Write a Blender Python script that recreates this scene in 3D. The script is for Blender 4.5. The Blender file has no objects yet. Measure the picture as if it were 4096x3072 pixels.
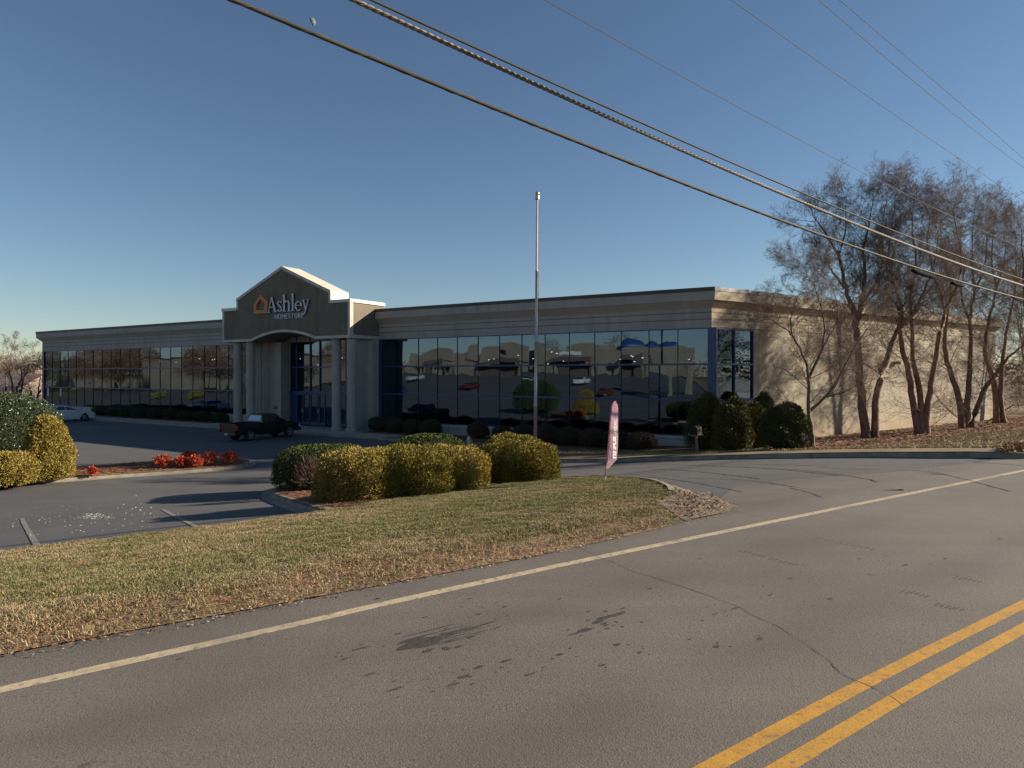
import bpy, bmesh, math, random
import numpy as np
from mathutils import Vector, Matrix, noise as mnoise
R = math.radians
C = bpy.context.scene.collection
sc = bpy.context.scene
# ------------------------------------------------------------------ camera, sky, sun
EYE = 2.3; FPX = 670.0; HZ = 374.0
cam = bpy.data.cameras.new('camera'); camo = bpy.data.objects.new('camera', cam); C.objects.link(camo)
camo.location = (0, 0, EYE); camo.rotation_euler = (R(90), 0, 0)
cam.sensor_width = 36; cam.lens = FPX / 1024 * 36; cam.shift_y = (HZ - 384) / 1024
cam.clip_start = 0.1; cam.clip_end = 6000
sc.camera = camo
SUN_AZ, SUN_EL = 8.5, 20.5          # azimuth from +X, counter-clockwise
w = bpy.data.worlds.new('World'); sc.world = w; w.use_nodes = True
nt = w.node_tree; nt.nodes.clear()
wo = nt.nodes.new('ShaderNodeOutputWorld'); bg = nt.nodes.new('ShaderNodeBackground')
sky = nt.nodes.new('ShaderNodeTexSky'); sky.sky_type = 'NISHITA'; sky.sun_disc = False
sky.sun_elevation = R(SUN_EL); sky.sun_rotation = R(90 - SUN_AZ)
sky.altitude = 300; sky.air_density = 1.0; sky.dust_density = 0.1; sky.ozone_density = 2.7
nt.links.new(sky.outputs[0], bg.inputs[0]); bg.inputs[1].default_value = 0.05
nt.links.new(bg.outputs[0], wo.inputs[0])
sl = bpy.data.lights.new('sun', 'SUN'); sl.energy = 5.0; sl.angle = R(0.53); sl.color = (1.0, 0.86, 0.68)
so = bpy.data.objects.new('sun', sl); C.objects.link(so)
sdir = Vector((math.cos(R(SUN_EL)) * math.cos(R(SUN_AZ)), math.cos(R(SUN_EL)) * math.sin(R(SUN_AZ)), math.sin(R(SUN_EL))))
so.rotation_euler = sdir.to_track_quat('Z', 'Y').to_euler(); so.location = (60, 0, 60)
sc.view_settings.view_transform = 'Standard'; sc.view_settings.look = 'None'
sc.view_settings.exposure = 1.0; sc.view_settings.gamma = 1
sc.render.engine = 'CYCLES'

# ------------------------------------------------------------------ helpers
rng = random.Random(7); nr = np.random.RandomState(11)
U = (0.808, 0.589); N = (0.589, -0.808)      # along the road, across it
CX, CY = 11.26, 37.2                          # roof corner of the store
D1 = (-0.8555, 0.5178); D2 = (0.5178, 0.8555); D3 = (0.825, 0.565)
def aq(a, q): return (a * U[0] + q * N[0], a * U[1] + q * N[1])
def sst(a, b, x):
    x = np.clip((x - a) / (b - a), 0, 1); return x * x * (3 - 2 * x)
def H(x, y):
    x = np.asarray(x, float); y = np.asarray(y, float)
    q = N[0] * x + N[1] * y; s = -q - 7
    a = np.clip(0.115 * s, 0, 30); k = 8.0
    z = (1 / k) * np.log(np.exp(-k * a) + math.exp(-k * 2.0))
    rx, ry = x - CX, y - CY
    o = -(rx * D2[0] + ry * D2[1]); t = rx * D1[0] + ry * D1[1]
    z = z + sst(48, 95, o) * 4.2 * sst(0, 15, s) * (1 - sst(106, 122, t))
    z = z - sst(84, 150, t) * 7.0 * sst(-40, 10, -o + 20)
    return z
def h(x, y): return float(H(x, y))
def G(px, py, off=0.0):
    """ground point seen at a picture position (layout measured off the photograph)"""
    dx, dz = (px - 512) / FPX, (HZ - py) / FPX
    Y = 3.0
    while Y < 400:
        if EYE + dz * Y <= h(dx * Y, Y) + off: return (dx * Y, Y)
        Y += 0.04
    return (dx * Y, Y)
def FT(px, py, o):
    """(t, z) on the plane parallel to the facade at outward distance o"""
    r = (px - 512) / FPX
    ax, ay = CX - D2[0] * o, CY - D2[1] * o
    t = (ax - r * ay) / (r * D1[1] - D1[0])
    Y = ay + D1[1] * t
    return t, EYE + (HZ - py) / FPX * Y
def FP(t, o, z): return (CX + D1[0] * t - D2[0] * o, CY + D1[1] * t - D2[1] * o, z)

def link(name, me, parent=None, mat=None, smooth=False):
    ob = bpy.data.objects.new(name, me); C.objects.link(ob)
    if mat is not None:
        for m in (mat if isinstance(mat, (list, tuple)) else [mat]): me.materials.append(m)
    if parent is not None: ob.parent = parent
    if smooth and len(me.polygons): me.polygons.foreach_set('use_smooth', [True] * len(me.polygons))
    return ob
def tag(o, label=None, cat=None, group=None, kind=None):
    if label: o['label'] = label
    if cat: o['category'] = cat
    if group: o['group'] = group
    if kind: o['kind'] = kind
    return o
def root(name, loc, label, cat, group=None, rz=0):
    o = bpy.data.objects.new(name, None); C.objects.link(o); o.location = loc; o.rotation_euler = (0, 0, rz)
    o.empty_display_size = 0.3
    return tag(o, label, cat, group)
def copy_tree(o, parent=None):
    c = o.copy(); C.objects.link(c)
    if parent is not None: c.parent = parent
    for ch in [x for x in bpy.data.objects if x.parent is o and x is not c]: copy_tree(ch, c)
    return c
class MB:
    """collects verts / faces, optional material index"""
    def __init__(s): s.v = []; s.f = []; s.m = []
    def add(s, vs, fs, mi=0):
        b = len(s.v); s.v += [tuple(v) for v in vs]; s.f += [tuple(i + b for i in f) for f in fs]; s.m += [mi] * len(fs)
    def hexa(s, c, mi=0):      # 8 corners: bottom 4 ccw, top 4 ccw
        s.add(c, [(3, 2, 1, 0), (4, 5, 6, 7), (0, 1, 5, 4), (1, 2, 6, 5), (2, 3, 7, 6), (3, 0, 4, 7)], mi)
    def box(s, x0, x1, y0, y1, z0, z1, mi=0):
        s.hexa([(x0, y0, z0), (x1, y0, z0), (x1, y1, z0), (x0, y1, z0), (x0, y0, z1), (x1, y0, z1), (x1, y1, z1), (x0, y1, z1)], mi)
    def fbox(s, t0, t1, o0, o1, z0, z1, mi=0):   # facade frame
        if t0 > t1: t0, t1 = t1, t0
        if o0 > o1: o0, o1 = o1, o0
        s.hexa([FP(t1, o1, z0), FP(t0, o1, z0), FP(t0, o0, z0), FP(t1, o0, z0), FP(t1, o1, z1), FP(t0, o1, z1), FP(t0, o0, z1), FP(t1, o0, z1)], mi)
    def tube(s, pts, rad, n=8, mi=0, caps=True):
        pts = [Vector(p) for p in pts]; b = len(s.v); k = len(pts)
        if not isinstance(rad, (list, tuple)): rad = [rad] * k
        for i, p in enumerate(pts):
            d = (pts[min(i + 1, k - 1)] - pts[max(i - 1, 0)]).normalized()
            u = d.cross(Vector((0, 0, 1)) if abs(d.z) < 0.95 else Vector((1, 0, 0))).normalized(); v = d.cross(u)
            for j in range(n):
                a = 2 * math.pi * j / n
                s.v.append(tuple(p + (u * math.cos(a) + v * math.sin(a)) * rad[i]))
        for i in range(k - 1):
            for j in range(n):
                s.f.append((b + i * n + j, b + i * n + (j + 1) % n, b + (i + 1) * n + (j + 1) % n, b + (i + 1) * n + j)); s.m.append(mi)
        if caps:
            s.f.append(tuple(b + j for j in reversed(range(n)))); s.m.append(mi)
            s.f.append(tuple(b + (k - 1) * n + j for j in range(n))); s.m.append(mi)
    def lathe(s, c, prof, n=24, mi=0):            # prof: (radius, z)
        b = len(s.v)
        for r_, z in prof:
            for j in range(n):
                a = 2 * math.pi * j / n; s.v.append((c[0] + r_ * math.cos(a), c[1] + r_ * math.sin(a), c[2] + z))
        for i in range(len(prof) - 1):
            for j in range(n):
                s.f.append((b + i * n + j, b + i * n + (j + 1) % n, b + (i + 1) * n + (j + 1) % n, b + (i + 1) * n + j)); s.m.append(mi)
        s.f.append(tuple(b + j for j in reversed(range(n)))); s.m.append(mi)
        s.f.append(tuple(b + (len(prof) - 1) * n + j for j in range(n))); s.m.append(mi)
    def build(s, name, mat, parent=None, smooth=False, world=True, bevel=0, ang=None):
        vs = s.v
        if parent is not None and world:
            L = parent.location
            if parent.parent is not None: L = parent.parent.location if parent.location.length < 1e-6 else L
            vs = [(a - L[0], b - L[1], c - L[2]) for a, b, c in s.v]
        me = bpy.data.meshes.new(name); me.from_pydata(vs, [], s.f); me.update()
        o = link(name, me, parent, mat, smooth)
        if any(s.m): me.polygons.foreach_set('material_index', s.m)
        if bevel:
            bm = bmesh.new(); bm.from_mesh(me); bmesh.ops.remove_doubles(bm, verts=bm.verts, dist=1e-4)
            ed = [e for e in bm.edges if len(e.link_faces) == 2 and e.calc_face_angle(0) > 0.5]
            bmesh.ops.bevel(bm, geom=ed, offset=bevel, segments=2, affect='EDGES', profile=0.5)
            bm.to_mesh(me); bm.free()
        if ang:
            me.polygons.foreach_set('use_smooth', [True] * len(me.polygons)); me.set_sharp_from_angle(angle=R(ang))
        return o
def np_mesh(name, V, F, mat, parent=None, kind_smooth=False):
    me = bpy.data.meshes.new(name); n = F.shape[1]
    me.vertices.add(len(V)); me.vertices.foreach_set('co', V.astype(np.float32).ravel())
    me.loops.add(F.size); me.loops.foreach_set('vertex_index', F.astype(np.int32).ravel())
    me.polygons.add(len(F)); me.polygons.foreach_set('loop_start', np.arange(0, F.size, n, dtype=np.int32))
    try: me.polygons.foreach_set('loop_total', np.full(len(F), n, dtype=np.int32))
    except Exception: pass
    me.update(); me.validate()
    return link(name, me, parent, mat, kind_smooth)

# ------------------------------------------------------------------ materials
def mat(name, col=(0.5, 0.5, 0.5), rough=0.8, col2=None, scale=5, detail=6, bump=0.0, bscale=None, metal=0.0, spec=0.5,
        coord='Object', fac=(0.35, 0.65), island=None, big=None, extra=None, stretch=None, bdist=0.02):
    m = bpy.data.materials.new(name); m.use_nodes = True; t = m.node_tree; ns = t.nodes; L = t.links
    b = ns['Principled BSDF']; b.inputs['Roughness'].default_value = rough; b.inputs['Metallic'].default_value = metal
    b.inputs['Specular IOR Level'].default_value = spec; b.inputs['Base Color'].default_value = (*col, 1)
    tc = ns.new('ShaderNodeTexCoord'); src = tc.outputs[coord]
    if stretch:
        mp = ns.new('ShaderNodeMapping'); mp.inputs['Scale'].default_value = stretch; L.new(src, mp.inputs[0]); src = mp.outputs[0]
    out = None
    def mix(a, bcol, f, mode='MIX'):
        x = ns.new('ShaderNodeMix'); x.data_type = 'RGBA'; x.blend_type = mode
        if isinstance(f, (int, float)): x.inputs[0].default_value = f
        else: L.new(f, x.inputs[0])
        if isinstance(a, tuple): x.inputs[6].default_value = (*a, 1)
        else: L.new(a, x.inputs[6])
        if isinstance(bcol, tuple): x.inputs[7].default_value = (*bcol, 1)
        else: L.new(bcol, x.inputs[7])
        return x.outputs[2]
    def noi(sc_, det=6, lo=0.35, hi=0.65, s=None):
        n = ns.new('ShaderNodeTexNoise'); n.inputs['Scale'].default_value = sc_; n.inputs['Detail'].default_value = det
        L.new(s or src, n.inputs['Vector'])
        r = ns.new('ShaderNodeMapRange'); r.inputs[1].default_value = lo; r.inputs[2].default_value = hi
        L.new(n.outputs[0], r.inputs[0]); return r.outputs[0], n.outputs[0]
    out = col
    if col2 is not None:
        f, _ = noi(scale, detail, *fac); out = mix(col, col2, f)
    if big:     # (colour, scale, lo, hi, amount)
        f, _ = noi(big[1], 4, big[2], big[3], tc.outputs[coord])
        mm = ns.new('ShaderNodeMath'); mm.operation = 'MULTIPLY'; L.new(f, mm.inputs[0]); mm.inputs[1].default_value = big[4]
        out = mix(out, big[0], mm.outputs[0])
    if island:  # (colour, lo, hi)
        g = ns.new('ShaderNodeNewGeometry'); r = ns.new('ShaderNodeMapRange'); r.inputs[1].default_value = island[1]; r.inputs[2].default_value = island[2]
        L.new(g.outputs['Random Per Island'], r.inputs[0]); out = mix(out, island[0], r.outputs[0])
    if extra: out = extra(ns, L, src, out, mix, noi, tc)
    if not isinstance(out, tuple): L.new(out, b.inputs['Base Color'])
    if bump:
        n = ns.new('ShaderNodeTexNoise'); n.inputs['Scale'].default_value = bscale or scale * 3; n.inputs['Detail'].default_value = 5
        L.new(src, n.inputs['Vector']); bp = ns.new('ShaderNodeBump'); bp.inputs['Strength'].default_value = bump; bp.inputs['Distance'].default_value = bdist
        L.new(n.outputs[0], bp.inputs['Height']); L.new(bp.outputs[0], b.inputs['Normal'])
    return m
def speckle(amount=0.5, sc_=120, light=(0.22, 0.21, 0.19), dark=(0.02, 0.02, 0.02), streak=None, patch=None):
    def f(ns, L, src, out, mix, noi, tc):
        v, _ = noi(sc_, 2, 0.57, 0.70); out = mix(out, light, mulf(ns, L, v, amount))
        v, _ = noi(sc_ * 0.7, 2, 0.44, 0.32); out = mix(out, dark, mulf(ns, L, v, amount * 0.8))
        if patch:
            for (c, s, lo, hi, am) in patch:
                v, _ = noi(s, 5, lo, hi); out = mix(out, c, mulf(ns, L, v, am))
        if streak:
            mp = ns.new('ShaderNodeMapping'); mp.inputs['Rotation'].default_value = (0, 0, streak[0]); mp.inputs['Scale'].default_value = streak[1]
            mp.vector_type = 'POINT'; L.new(src, mp.inputs[0])
            v, _ = noi(1.0, 5, 0.45, 0.75, mp.outputs[0]); out = mix(out, streak[2], mulf(ns, L, v, streak[3]))
        return out
    return f
def mulf(ns, L, a, k):
    m = ns.new('ShaderNodeMath'); m.operation = 'MULTIPLY'; L.new(a, m.inputs[0]); m.inputs[1].default_value = k; return m.outputs[0]
RA = -math.atan2(U[1], U[0])
def streaks(dark, am, sx=2.2, sz=0.12):
    def f(ns, L, src, out, mix, noi, tc):
        mp = ns.new('ShaderNodeMapping'); mp.inputs['Scale'].default_value = (sx, sx, sz); L.new(tc.outputs['Object'], mp.inputs[0])
        v, _ = noi(1.0, 5, 0.5, 0.72, mp.outputs[0]); out = mix(out, dark, mulf(ns, L, v, am))
        v, _ = noi(0.5, 5, 0.5, 0.7, tc.outputs['Object']); return mix(out, dark, mulf(ns, L, v, am * .5))
    return f
M = {}
def wheelpaths(inner):
    def f(ns, L, src, out, mix, noi, tc):
        out = inner(ns, L, src, out, mix, noi, tc)
        d = ns.new('ShaderNodeVectorMath'); d.operation = 'DOT_PRODUCT'; d.inputs[1].default_value = (N[0], N[1], 0); L.new(src, d.inputs[0])
        a = ns.new('ShaderNodeMath'); a.operation = 'ADD'; a.inputs[1].default_value = 5.1 + 18; L.new(d.outputs['Value'], a.inputs[0])
        p = ns.new('ShaderNodeMath'); p.operation = 'PINGPONG'; p.inputs[1].default_value = .9; L.new(a.outputs[0], p.inputs[0])
        r = ns.new('ShaderNodeMapRange'); r.interpolation_type = 'SMOOTHSTEP'; r.inputs[1].default_value = .55; r.inputs[2].default_value = .0; L.new(p.outputs[0], r.inputs[0])
        v, _ = noi(0.6, 4, 0.3, 0.65); m = ns.new('ShaderNodeMath'); m.operation = 'MULTIPLY'; L.new(r.outputs[0], m.inputs[0]); L.new(v, m.inputs[1])
        out = mix(out, (0.078, 0.070, 0.063), mulf(ns, L, m.outputs[0], .5))
        v, _ = noi(0.45, 3, 0.5, 0.62); return mix(out, (0.10, 0.082, 0.066), mulf(ns, L, v, .35))
    return f
M['road'] = mat('road_asphalt', (0.150, 0.131, 0.112), 0.85, (0.120, 0.106, 0.092), 0.35, bump=0.5, bscale=90, bdist=0.01,
                extra=wheelpaths(speckle(0.5, 55, (0.25, 0.23, 0.20), (0.03, 0.028, 0.026), streak=(RA, (0.10, 1.6, 1), (0.085, 0.074, 0.065), 0.4),
                patch=[((0.19, 0.17, 0.145), 0.22, 0.5, 0.7, 0.4), ((0.055, 0.050, 0.046), 5.0, 0.68, 0.74, 0.6)])))
M['lot'] = mat('lot_asphalt', (0.098, 0.096, 0.094), 0.85, (0.075, 0.075, 0.077), 0.25, bump=0.4, bscale=70, bdist=0.01,
               extra=speckle(0.6, 40, (0.2, 0.2, 0.19), (0.02, 0.02, 0.02), streak=(RA, (0.08, 0.9, 1), (0.06, 0.06, 0.062), 0.5),
               patch=[((0.13, 0.125, 0.118), 0.12, 0.5, 0.65, 0.5)]))
M['gutter'] = mat('gutter_concrete', (0.30, 0.265, 0.205), 0.9, (0.22, 0.195, 0.155), 3, bump=0.3, bscale=60)
M['kerb'] = mat('kerb_concrete', (0.32, 0.285, 0.22), 0.9, (0.2, 0.175, 0.135), 2.2, bump=0.4, bscale=40, big=((0.14, 0.12, 0.09), 5, 0.55, 0.7, 0.6))
M['walk'] = mat('walk_concrete', (0.36, 0.33, 0.28), 0.9, (0.28, 0.26, 0.22), 1.5, bump=0.2, bscale=50)
M['paint_w'] = mat('line_paint', (0.50, 0.41, 0.27), 0.7, (0.40, 0.33, 0.22), 8, extra=speckle(0.5, 60, (0.6, 0.55, 0.42), (0.16, 0.13, 0.1), patch=[((0.15, 0.135, 0.11), 1.1, 0.54, 0.70, 0.8), ((0.14, 0.125, 0.105), 14, 0.58, 0.64, 0.7)]), bump=0.3, bscale=80, bdist=0.005)
M['paint_s'] = mat('stall_paint', (0.26, 0.245, 0.21), 0.8, (0.17, 0.16, 0.14), 8, extra=speckle(0.6, 50))
M['paint_y'] = mat('yellow_paint', (0.52, 0.27, 0.03), 0.7, (0.42, 0.22, 0.03), 6, extra=speckle(0.55, 60, (0.6, 0.36, 0.08), (0.15, 0.08, 0.02), patch=[((0.26, 0.16, 0.05), 1.3, 0.55, 0.7, 0.5), ((0.17, 0.12, 0.07), 15, 0.60, 0.66, 0.6)]), bump=0.3, bscale=80, bdist=0.005)
M['stain'] = mat('oil_stain', (0.032, 0.029, 0.027), 0.75, (0.055, 0.049, 0.044), 14, extra=speckle(0.7, 60, (0.15, 0.135, 0.115)))
M['skid'] = mat('tyre_mark', (0.088, 0.079, 0.071), 0.85, (0.135, 0.118, 0.101), 1.6, extra=speckle(0.6, 48))
M['crack'] = mat('crack', (0.030, 0.027, 0.024), 0.9)
M['soil'] = mat('verge_soil', (0.19, 0.125, 0.065), 0.95, (0.14, 0.11, 0.05), 2.5, bump=0.8, bscale=20, big=((0.25, 0.165, 0.09), 0.9, 0.45, 0.6, 0.8))
M['mulch_base'] = mat('pine_straw_bed', (0.19, 0.085, 0.045), 0.95, (0.09, 0.042, 0.025), 12, bump=1.0, bscale=30, bdist=0.05)
M['straw'] = mat('pine_straw', (0.38, 0.185, 0.10), 0.8, island=((0.15, 0.06, 0.035), 0.2, 0.9), spec=0.2)
M['gravel_base'] = mat('gravel_soil', (0.23, 0.17, 0.11), 0.95, (0.14, 0.10, 0.065), 3, bump=0.8, bscale=40, extra=speckle(0.6, 55, (0.45, 0.4, 0.33), (0.08, 0.055, 0.04)))
M['stone'] = mat('pebbles', (0.36, 0.32, 0.25), 0.9, island=((0.16, 0.13, 0.1), 0.0, 1.0))
M['deadleaf'] = mat('fallen_leaves', (0.20, 0.085, 0.035), 0.8, island=((0.36, 0.22, 0.11), 0.0, 1.0))
def grass_extra(ns, L, src, out, mix, noi, tc):
    v, _ = noi(0.32, 4, 0.42, 0.6, tc.outputs['Object']); out2 = mix(out, (0.30, 0.20, 0.09), mulf(ns, L, v, 0.75))
    return out2
M['grass'] = mat('grass_blades', (0.125, 0.145, 0.052), 0.75, island=((0.34, 0.275, 0.13), 0.3, 1.1), big=((0.18, 0.19, 0.085), 0.8, 0.4, 0.65, 0.6), spec=0.2)
M['grassd'] = mat('dry_grass_blades', (0.46, 0.36, 0.20), 0.75, island=((0.27, 0.19, 0.11), 0.2, 0.95), big=((0.37, 0.25, 0.14), 0.7, 0.45, 0.65, 0.7), spec=0.2)
M['sash'] = mat('blue_frame', (0.030, 0.058, 0.165), 0.35, (0.024, 0.047, 0.13), 4, spec=0.5)
M['joint'] = mat('glazing_joint', (0.012, 0.014, 0.02), 0.5)
M['stucco_l'] = mat('light_stucco', (0.41, 0.37, 0.33), 0.9, (0.36, 0.325, 0.29), 0.6, bump=0.15, bscale=60, big=((0.27, 0.235, 0.195), 0.35, 0.5, 0.75, 0.5), extra=streaks((0.24, 0.215, 0.19), .4))
M['stucco_m'] = mat('taupe_stucco', (0.285, 0.235, 0.18), 0.9, (0.25, 0.21, 0.16), 0.6, bump=0.15, bscale=60)
M['stucco_d'] = mat('brown_stucco', (0.195, 0.160, 0.118), 0.95, (0.165, 0.138, 0.102), 1.2, bump=0.5, bscale=45, bdist=0.02, extra=streaks((0.10, 0.082, 0.062), .55))
M['side'] = mat('side_stucco', (0.39, 0.34, 0.255), 0.9, (0.34, 0.295, 0.22), 0.5, bump=0.2, bscale=40,
                big=((0.38, 0.30, 0.20), 0.5, 0.5, 0.7, 0.5),
                extra=None)
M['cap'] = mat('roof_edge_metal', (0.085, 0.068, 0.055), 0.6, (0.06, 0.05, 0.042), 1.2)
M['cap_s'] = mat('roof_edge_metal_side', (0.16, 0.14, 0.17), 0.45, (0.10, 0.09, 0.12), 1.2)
M['trim'] = mat('white_trim', (0.56, 0.52, 0.45), 0.7, (0.48, 0.44, 0.38), 1.4, bump=0.08, bscale=20, big=((0.35, 0.31, 0.26), 0.9, 0.55, 0.75, 0.4), extra=streaks((0.26, 0.22, 0.18), .5, 5, .4))
M['metalroof'] = mat('white_metal_coping', (0.66, 0.60, 0.50), 0.5, (0.6, 0.54, 0.45), 1.0)
M['column'] = mat('column_stucco', (0.41, 0.37, 0.32), 0.95, (0.36, 0.33, 0.285), 1.5, bump=0.45, bscale=50, bdist=0.02, extra=streaks((0.24, 0.21, 0.18), .5))
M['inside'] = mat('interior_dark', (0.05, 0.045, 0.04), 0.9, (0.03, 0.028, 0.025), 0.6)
M['orange'] = mat('orange_sign_face', (0.62, 0.20, 0.055), 0.5, (0.55, 0.17, 0.045), 3)
M['letter'] = mat('white_letter_face', (0.62, 0.64, 0.66), 0.5, (0.55, 0.57, 0.6), 3)
M['return'] = mat('letter_return', (0.03, 0.026, 0.024), 0.6)
M['black'] = mat('black_plastic', (0.014, 0.014, 0.015), 0.6, spec=0.2)
M['case'] = mat('splice_plastic', (0.008, 0.008, 0.008), 0.9, spec=0.05)
M['rubber'] = mat('tyre_rubber', (0.018, 0.018, 0.018), 0.85, (0.03, 0.028, 0.026), 12)
M['alu'] = mat('alloy', (0.55, 0.55, 0.56), 0.35, metal=0.8)
M['gal'] = mat('galvanised', (0.55, 0.52, 0.50), 0.42, (0.42, 0.40, 0.39), 3, metal=0.35)
M['car_w'] = mat('white_car_paint', (0.62, 0.63, 0.65), 0.22, spec=0.6); M['car_w'].node_tree.nodes['Principled BSDF'].inputs['Coat Weight'].default_value = 0.6
M['car_k'] = mat('black_truck_paint', (0.010, 0.009, 0.010), 0.25, (0.018, 0.015, 0.015), 3, spec=0.6)
M['carglass'] = mat('car_glass', (0.012, 0.015, 0.018), 0.05, spec=0.9)
M['rearglass'] = mat('reflective_rear_glass', (0.30, 0.34, 0.36), 0.12, metal=0.75)
M['red'] = mat('red_lens', (0.35, 0.012, 0.012), 0.25)
M['headl'] = mat('head_lens', (0.5, 0.5, 0.52), 0.1)
M['plate'] = mat('number_plate', (0.5, 0.5, 0.5), 0.5)
M['bark'] = mat('birch_bark', (0.14, 0.068, 0.046), 0.9, (0.27, 0.155, 0.11), 9, bump=0.9, bscale=14, stretch=(1, 1, 0.35), bdist=0.03)
M['twig'] = mat('twigs', (0.125, 0.085, 0.066), 0.85, island=((0.21, 0.155, 0.122), 0.0, 1.0), spec=0.2)
M['bark_g'] = mat('grey_bark', (0.12, 0.085, 0.062), 0.9, (0.19, 0.14, 0.11), 9, bump=0.9, bscale=16, bdist=0.03)
M['wood'] = mat('weathered_wood', (0.32, 0.19, 0.12), 0.9, (0.22, 0.13, 0.085), 6, stretch=(6, 6, 0.8), bump=0.4)
M['polewood'] = mat('pole_wood', (0.13, 0.095, 0.065), 0.9, (0.08, 0.06, 0.045), 6, stretch=(6, 6, 0.5), bump=0.4)
M['cable'] = mat('cable_jacket', (0.050, 0.044, 0.032), 0.75, (0.075, 0.066, 0.048), 2, spec=0.25)
M['wire'] = mat('bare_wire', (0.11, 0.11, 0.115), 0.7, spec=0.2)
M['strand'] = mat('twisted_strand', (0.13, 0.105, 0.085), 0.6, (0.19, 0.155, 0.125), 4, spec=0.4)
M['pink'] = mat('plum_fabric', (0.40, 0.245, 0.31), 0.75, (0.35, 0.215, 0.27), 3, bump=0.3, bscale=5)
def translucent(m, col, f):
    t = m.node_tree; b = t.nodes['Principled BSDF']; o = [n for n in t.nodes if n.type == 'OUTPUT_MATERIAL'][0]; tr = t.nodes.new('ShaderNodeBsdfTranslucent'); mx = t.nodes.new('ShaderNodeMixShader')
    tr.inputs[0].default_value = (*col, 1); mx.inputs[0].default_value = f; t.links.new(b.outputs[0], mx.inputs[1]); t.links.new(tr.outputs[0], mx.inputs[2]); t.links.new(mx.outputs[0], o.inputs[0])
translucent(M['pink'], (0.62, 0.38, 0.46), 0.4)
M['pinkd'] = mat('plum_hem', (0.22, 0.06, 0.09), 0.75)
M['white'] = mat('white_print', (0.68, 0.66, 0.66), 0.7)
def leafmat(name, a, b, rough=0.6, spec=0.3, trans=0.0, big=None):
    return mat(name, a, rough, island=(b, 0.1, 0.95), spec=spec, big=big)
M['gold'] = leafmat('gold_thread_foliage', (0.18, 0.14, 0.035), (0.43, 0.325, 0.09), rough=0.8, spec=0.1, big=((0.10, 0.09, 0.014), 0.9, 0.45, 0.65, 0.75))
M['goldgreen'] = leafmat('gold_green_foliage', (0.12, 0.105, 0.025), (0.33, 0.26, 0.06), rough=0.8, spec=0.1, big=((0.07, 0.075, 0.012), 0.8, 0.42, 0.6, 0.8))
M['holly'] = leafmat('holly_leaves', (0.022, 0.042, 0.014), (0.075, 0.105, 0.038), 0.42, 0.6)
M['boxleaf'] = leafmat('clipped_leaves', (0.045, 0.065, 0.016), (0.09, 0.11, 0.028), 0.7, 0.15, big=((0.035, 0.05, 0.015), 1.5, 0.5, 0.7, 0.7))
M['brownleaf'] = leafmat('dead_branches', (0.05, 0.026, 0.02), (0.13, 0.07, 0.055))
M['redleaf'] = leafmat('red_leaves', (0.33, 0.032, 0.014), (0.56, 0.12, 0.055), spec=0.15)
M['darkhedge'] = leafmat('dark_hedge_leaves', (0.03, 0.045, 0.018), (0.06, 0.075, 0.03))
M['redhedge'] = leafmat('reddish_hedge_leaves', (0.075, 0.035, 0.022), (0.11, 0.065, 0.035))
M['conifer'] = leafmat('conifer_foliage', (0.055, 0.052, 0.013), (0.15, 0.125, 0.028), big=((0.15, 0.125, 0.022), 0.6, 0.5, 0.7, 0.5))
M['conifer_g'] = leafmat('conifer_green', (0.035, 0.045, 0.014), (0.085, 0.09, 0.026))
M['fargreen'] = leafmat('far_evergreen', (0.035, 0.05, 0.022), (0.075, 0.085, 0.04))
M['farbrown'] = leafmat('far_bare_crown', (0.16, 0.09, 0.06), (0.26, 0.16, 0.11))
M['roofpink'] = mat('pale_shingles', (0.42, 0.30, 0.25), 0.9, (0.34, 0.24, 0.20), 4)
M['siding'] = mat('siding', (0.24, 0.20, 0.17), 0.8, (0.2, 0.17, 0.145), 3)
M['plaza'] = mat('plaza_stucco', (0.27, 0.23, 0.17), 0.9, (0.22, 0.19, 0.14), 0.3, bump=0.1)
M['plazadark'] = mat('plaza_awning', (0.11, 0.085, 0.07), 0.8)
M['bluemetal'] = mat('blue_roof', (0.02, 0.06, 0.20), 0.5)
M['carred'] = mat('red_paint', (0.12, 0.018, 0.016), 0.3); M['carblue'] = mat('blue_paint', (0.025, 0.05, 0.14), 0.3); M['carsil'] = mat('silver_paint', (0.4, 0.41, 0.42), 0.3)
M['moon'] = mat('moon_rock', (0.19, 0.21, 0.24), 1.0, (0.12, 0.145, 0.18), 0.12)
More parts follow.
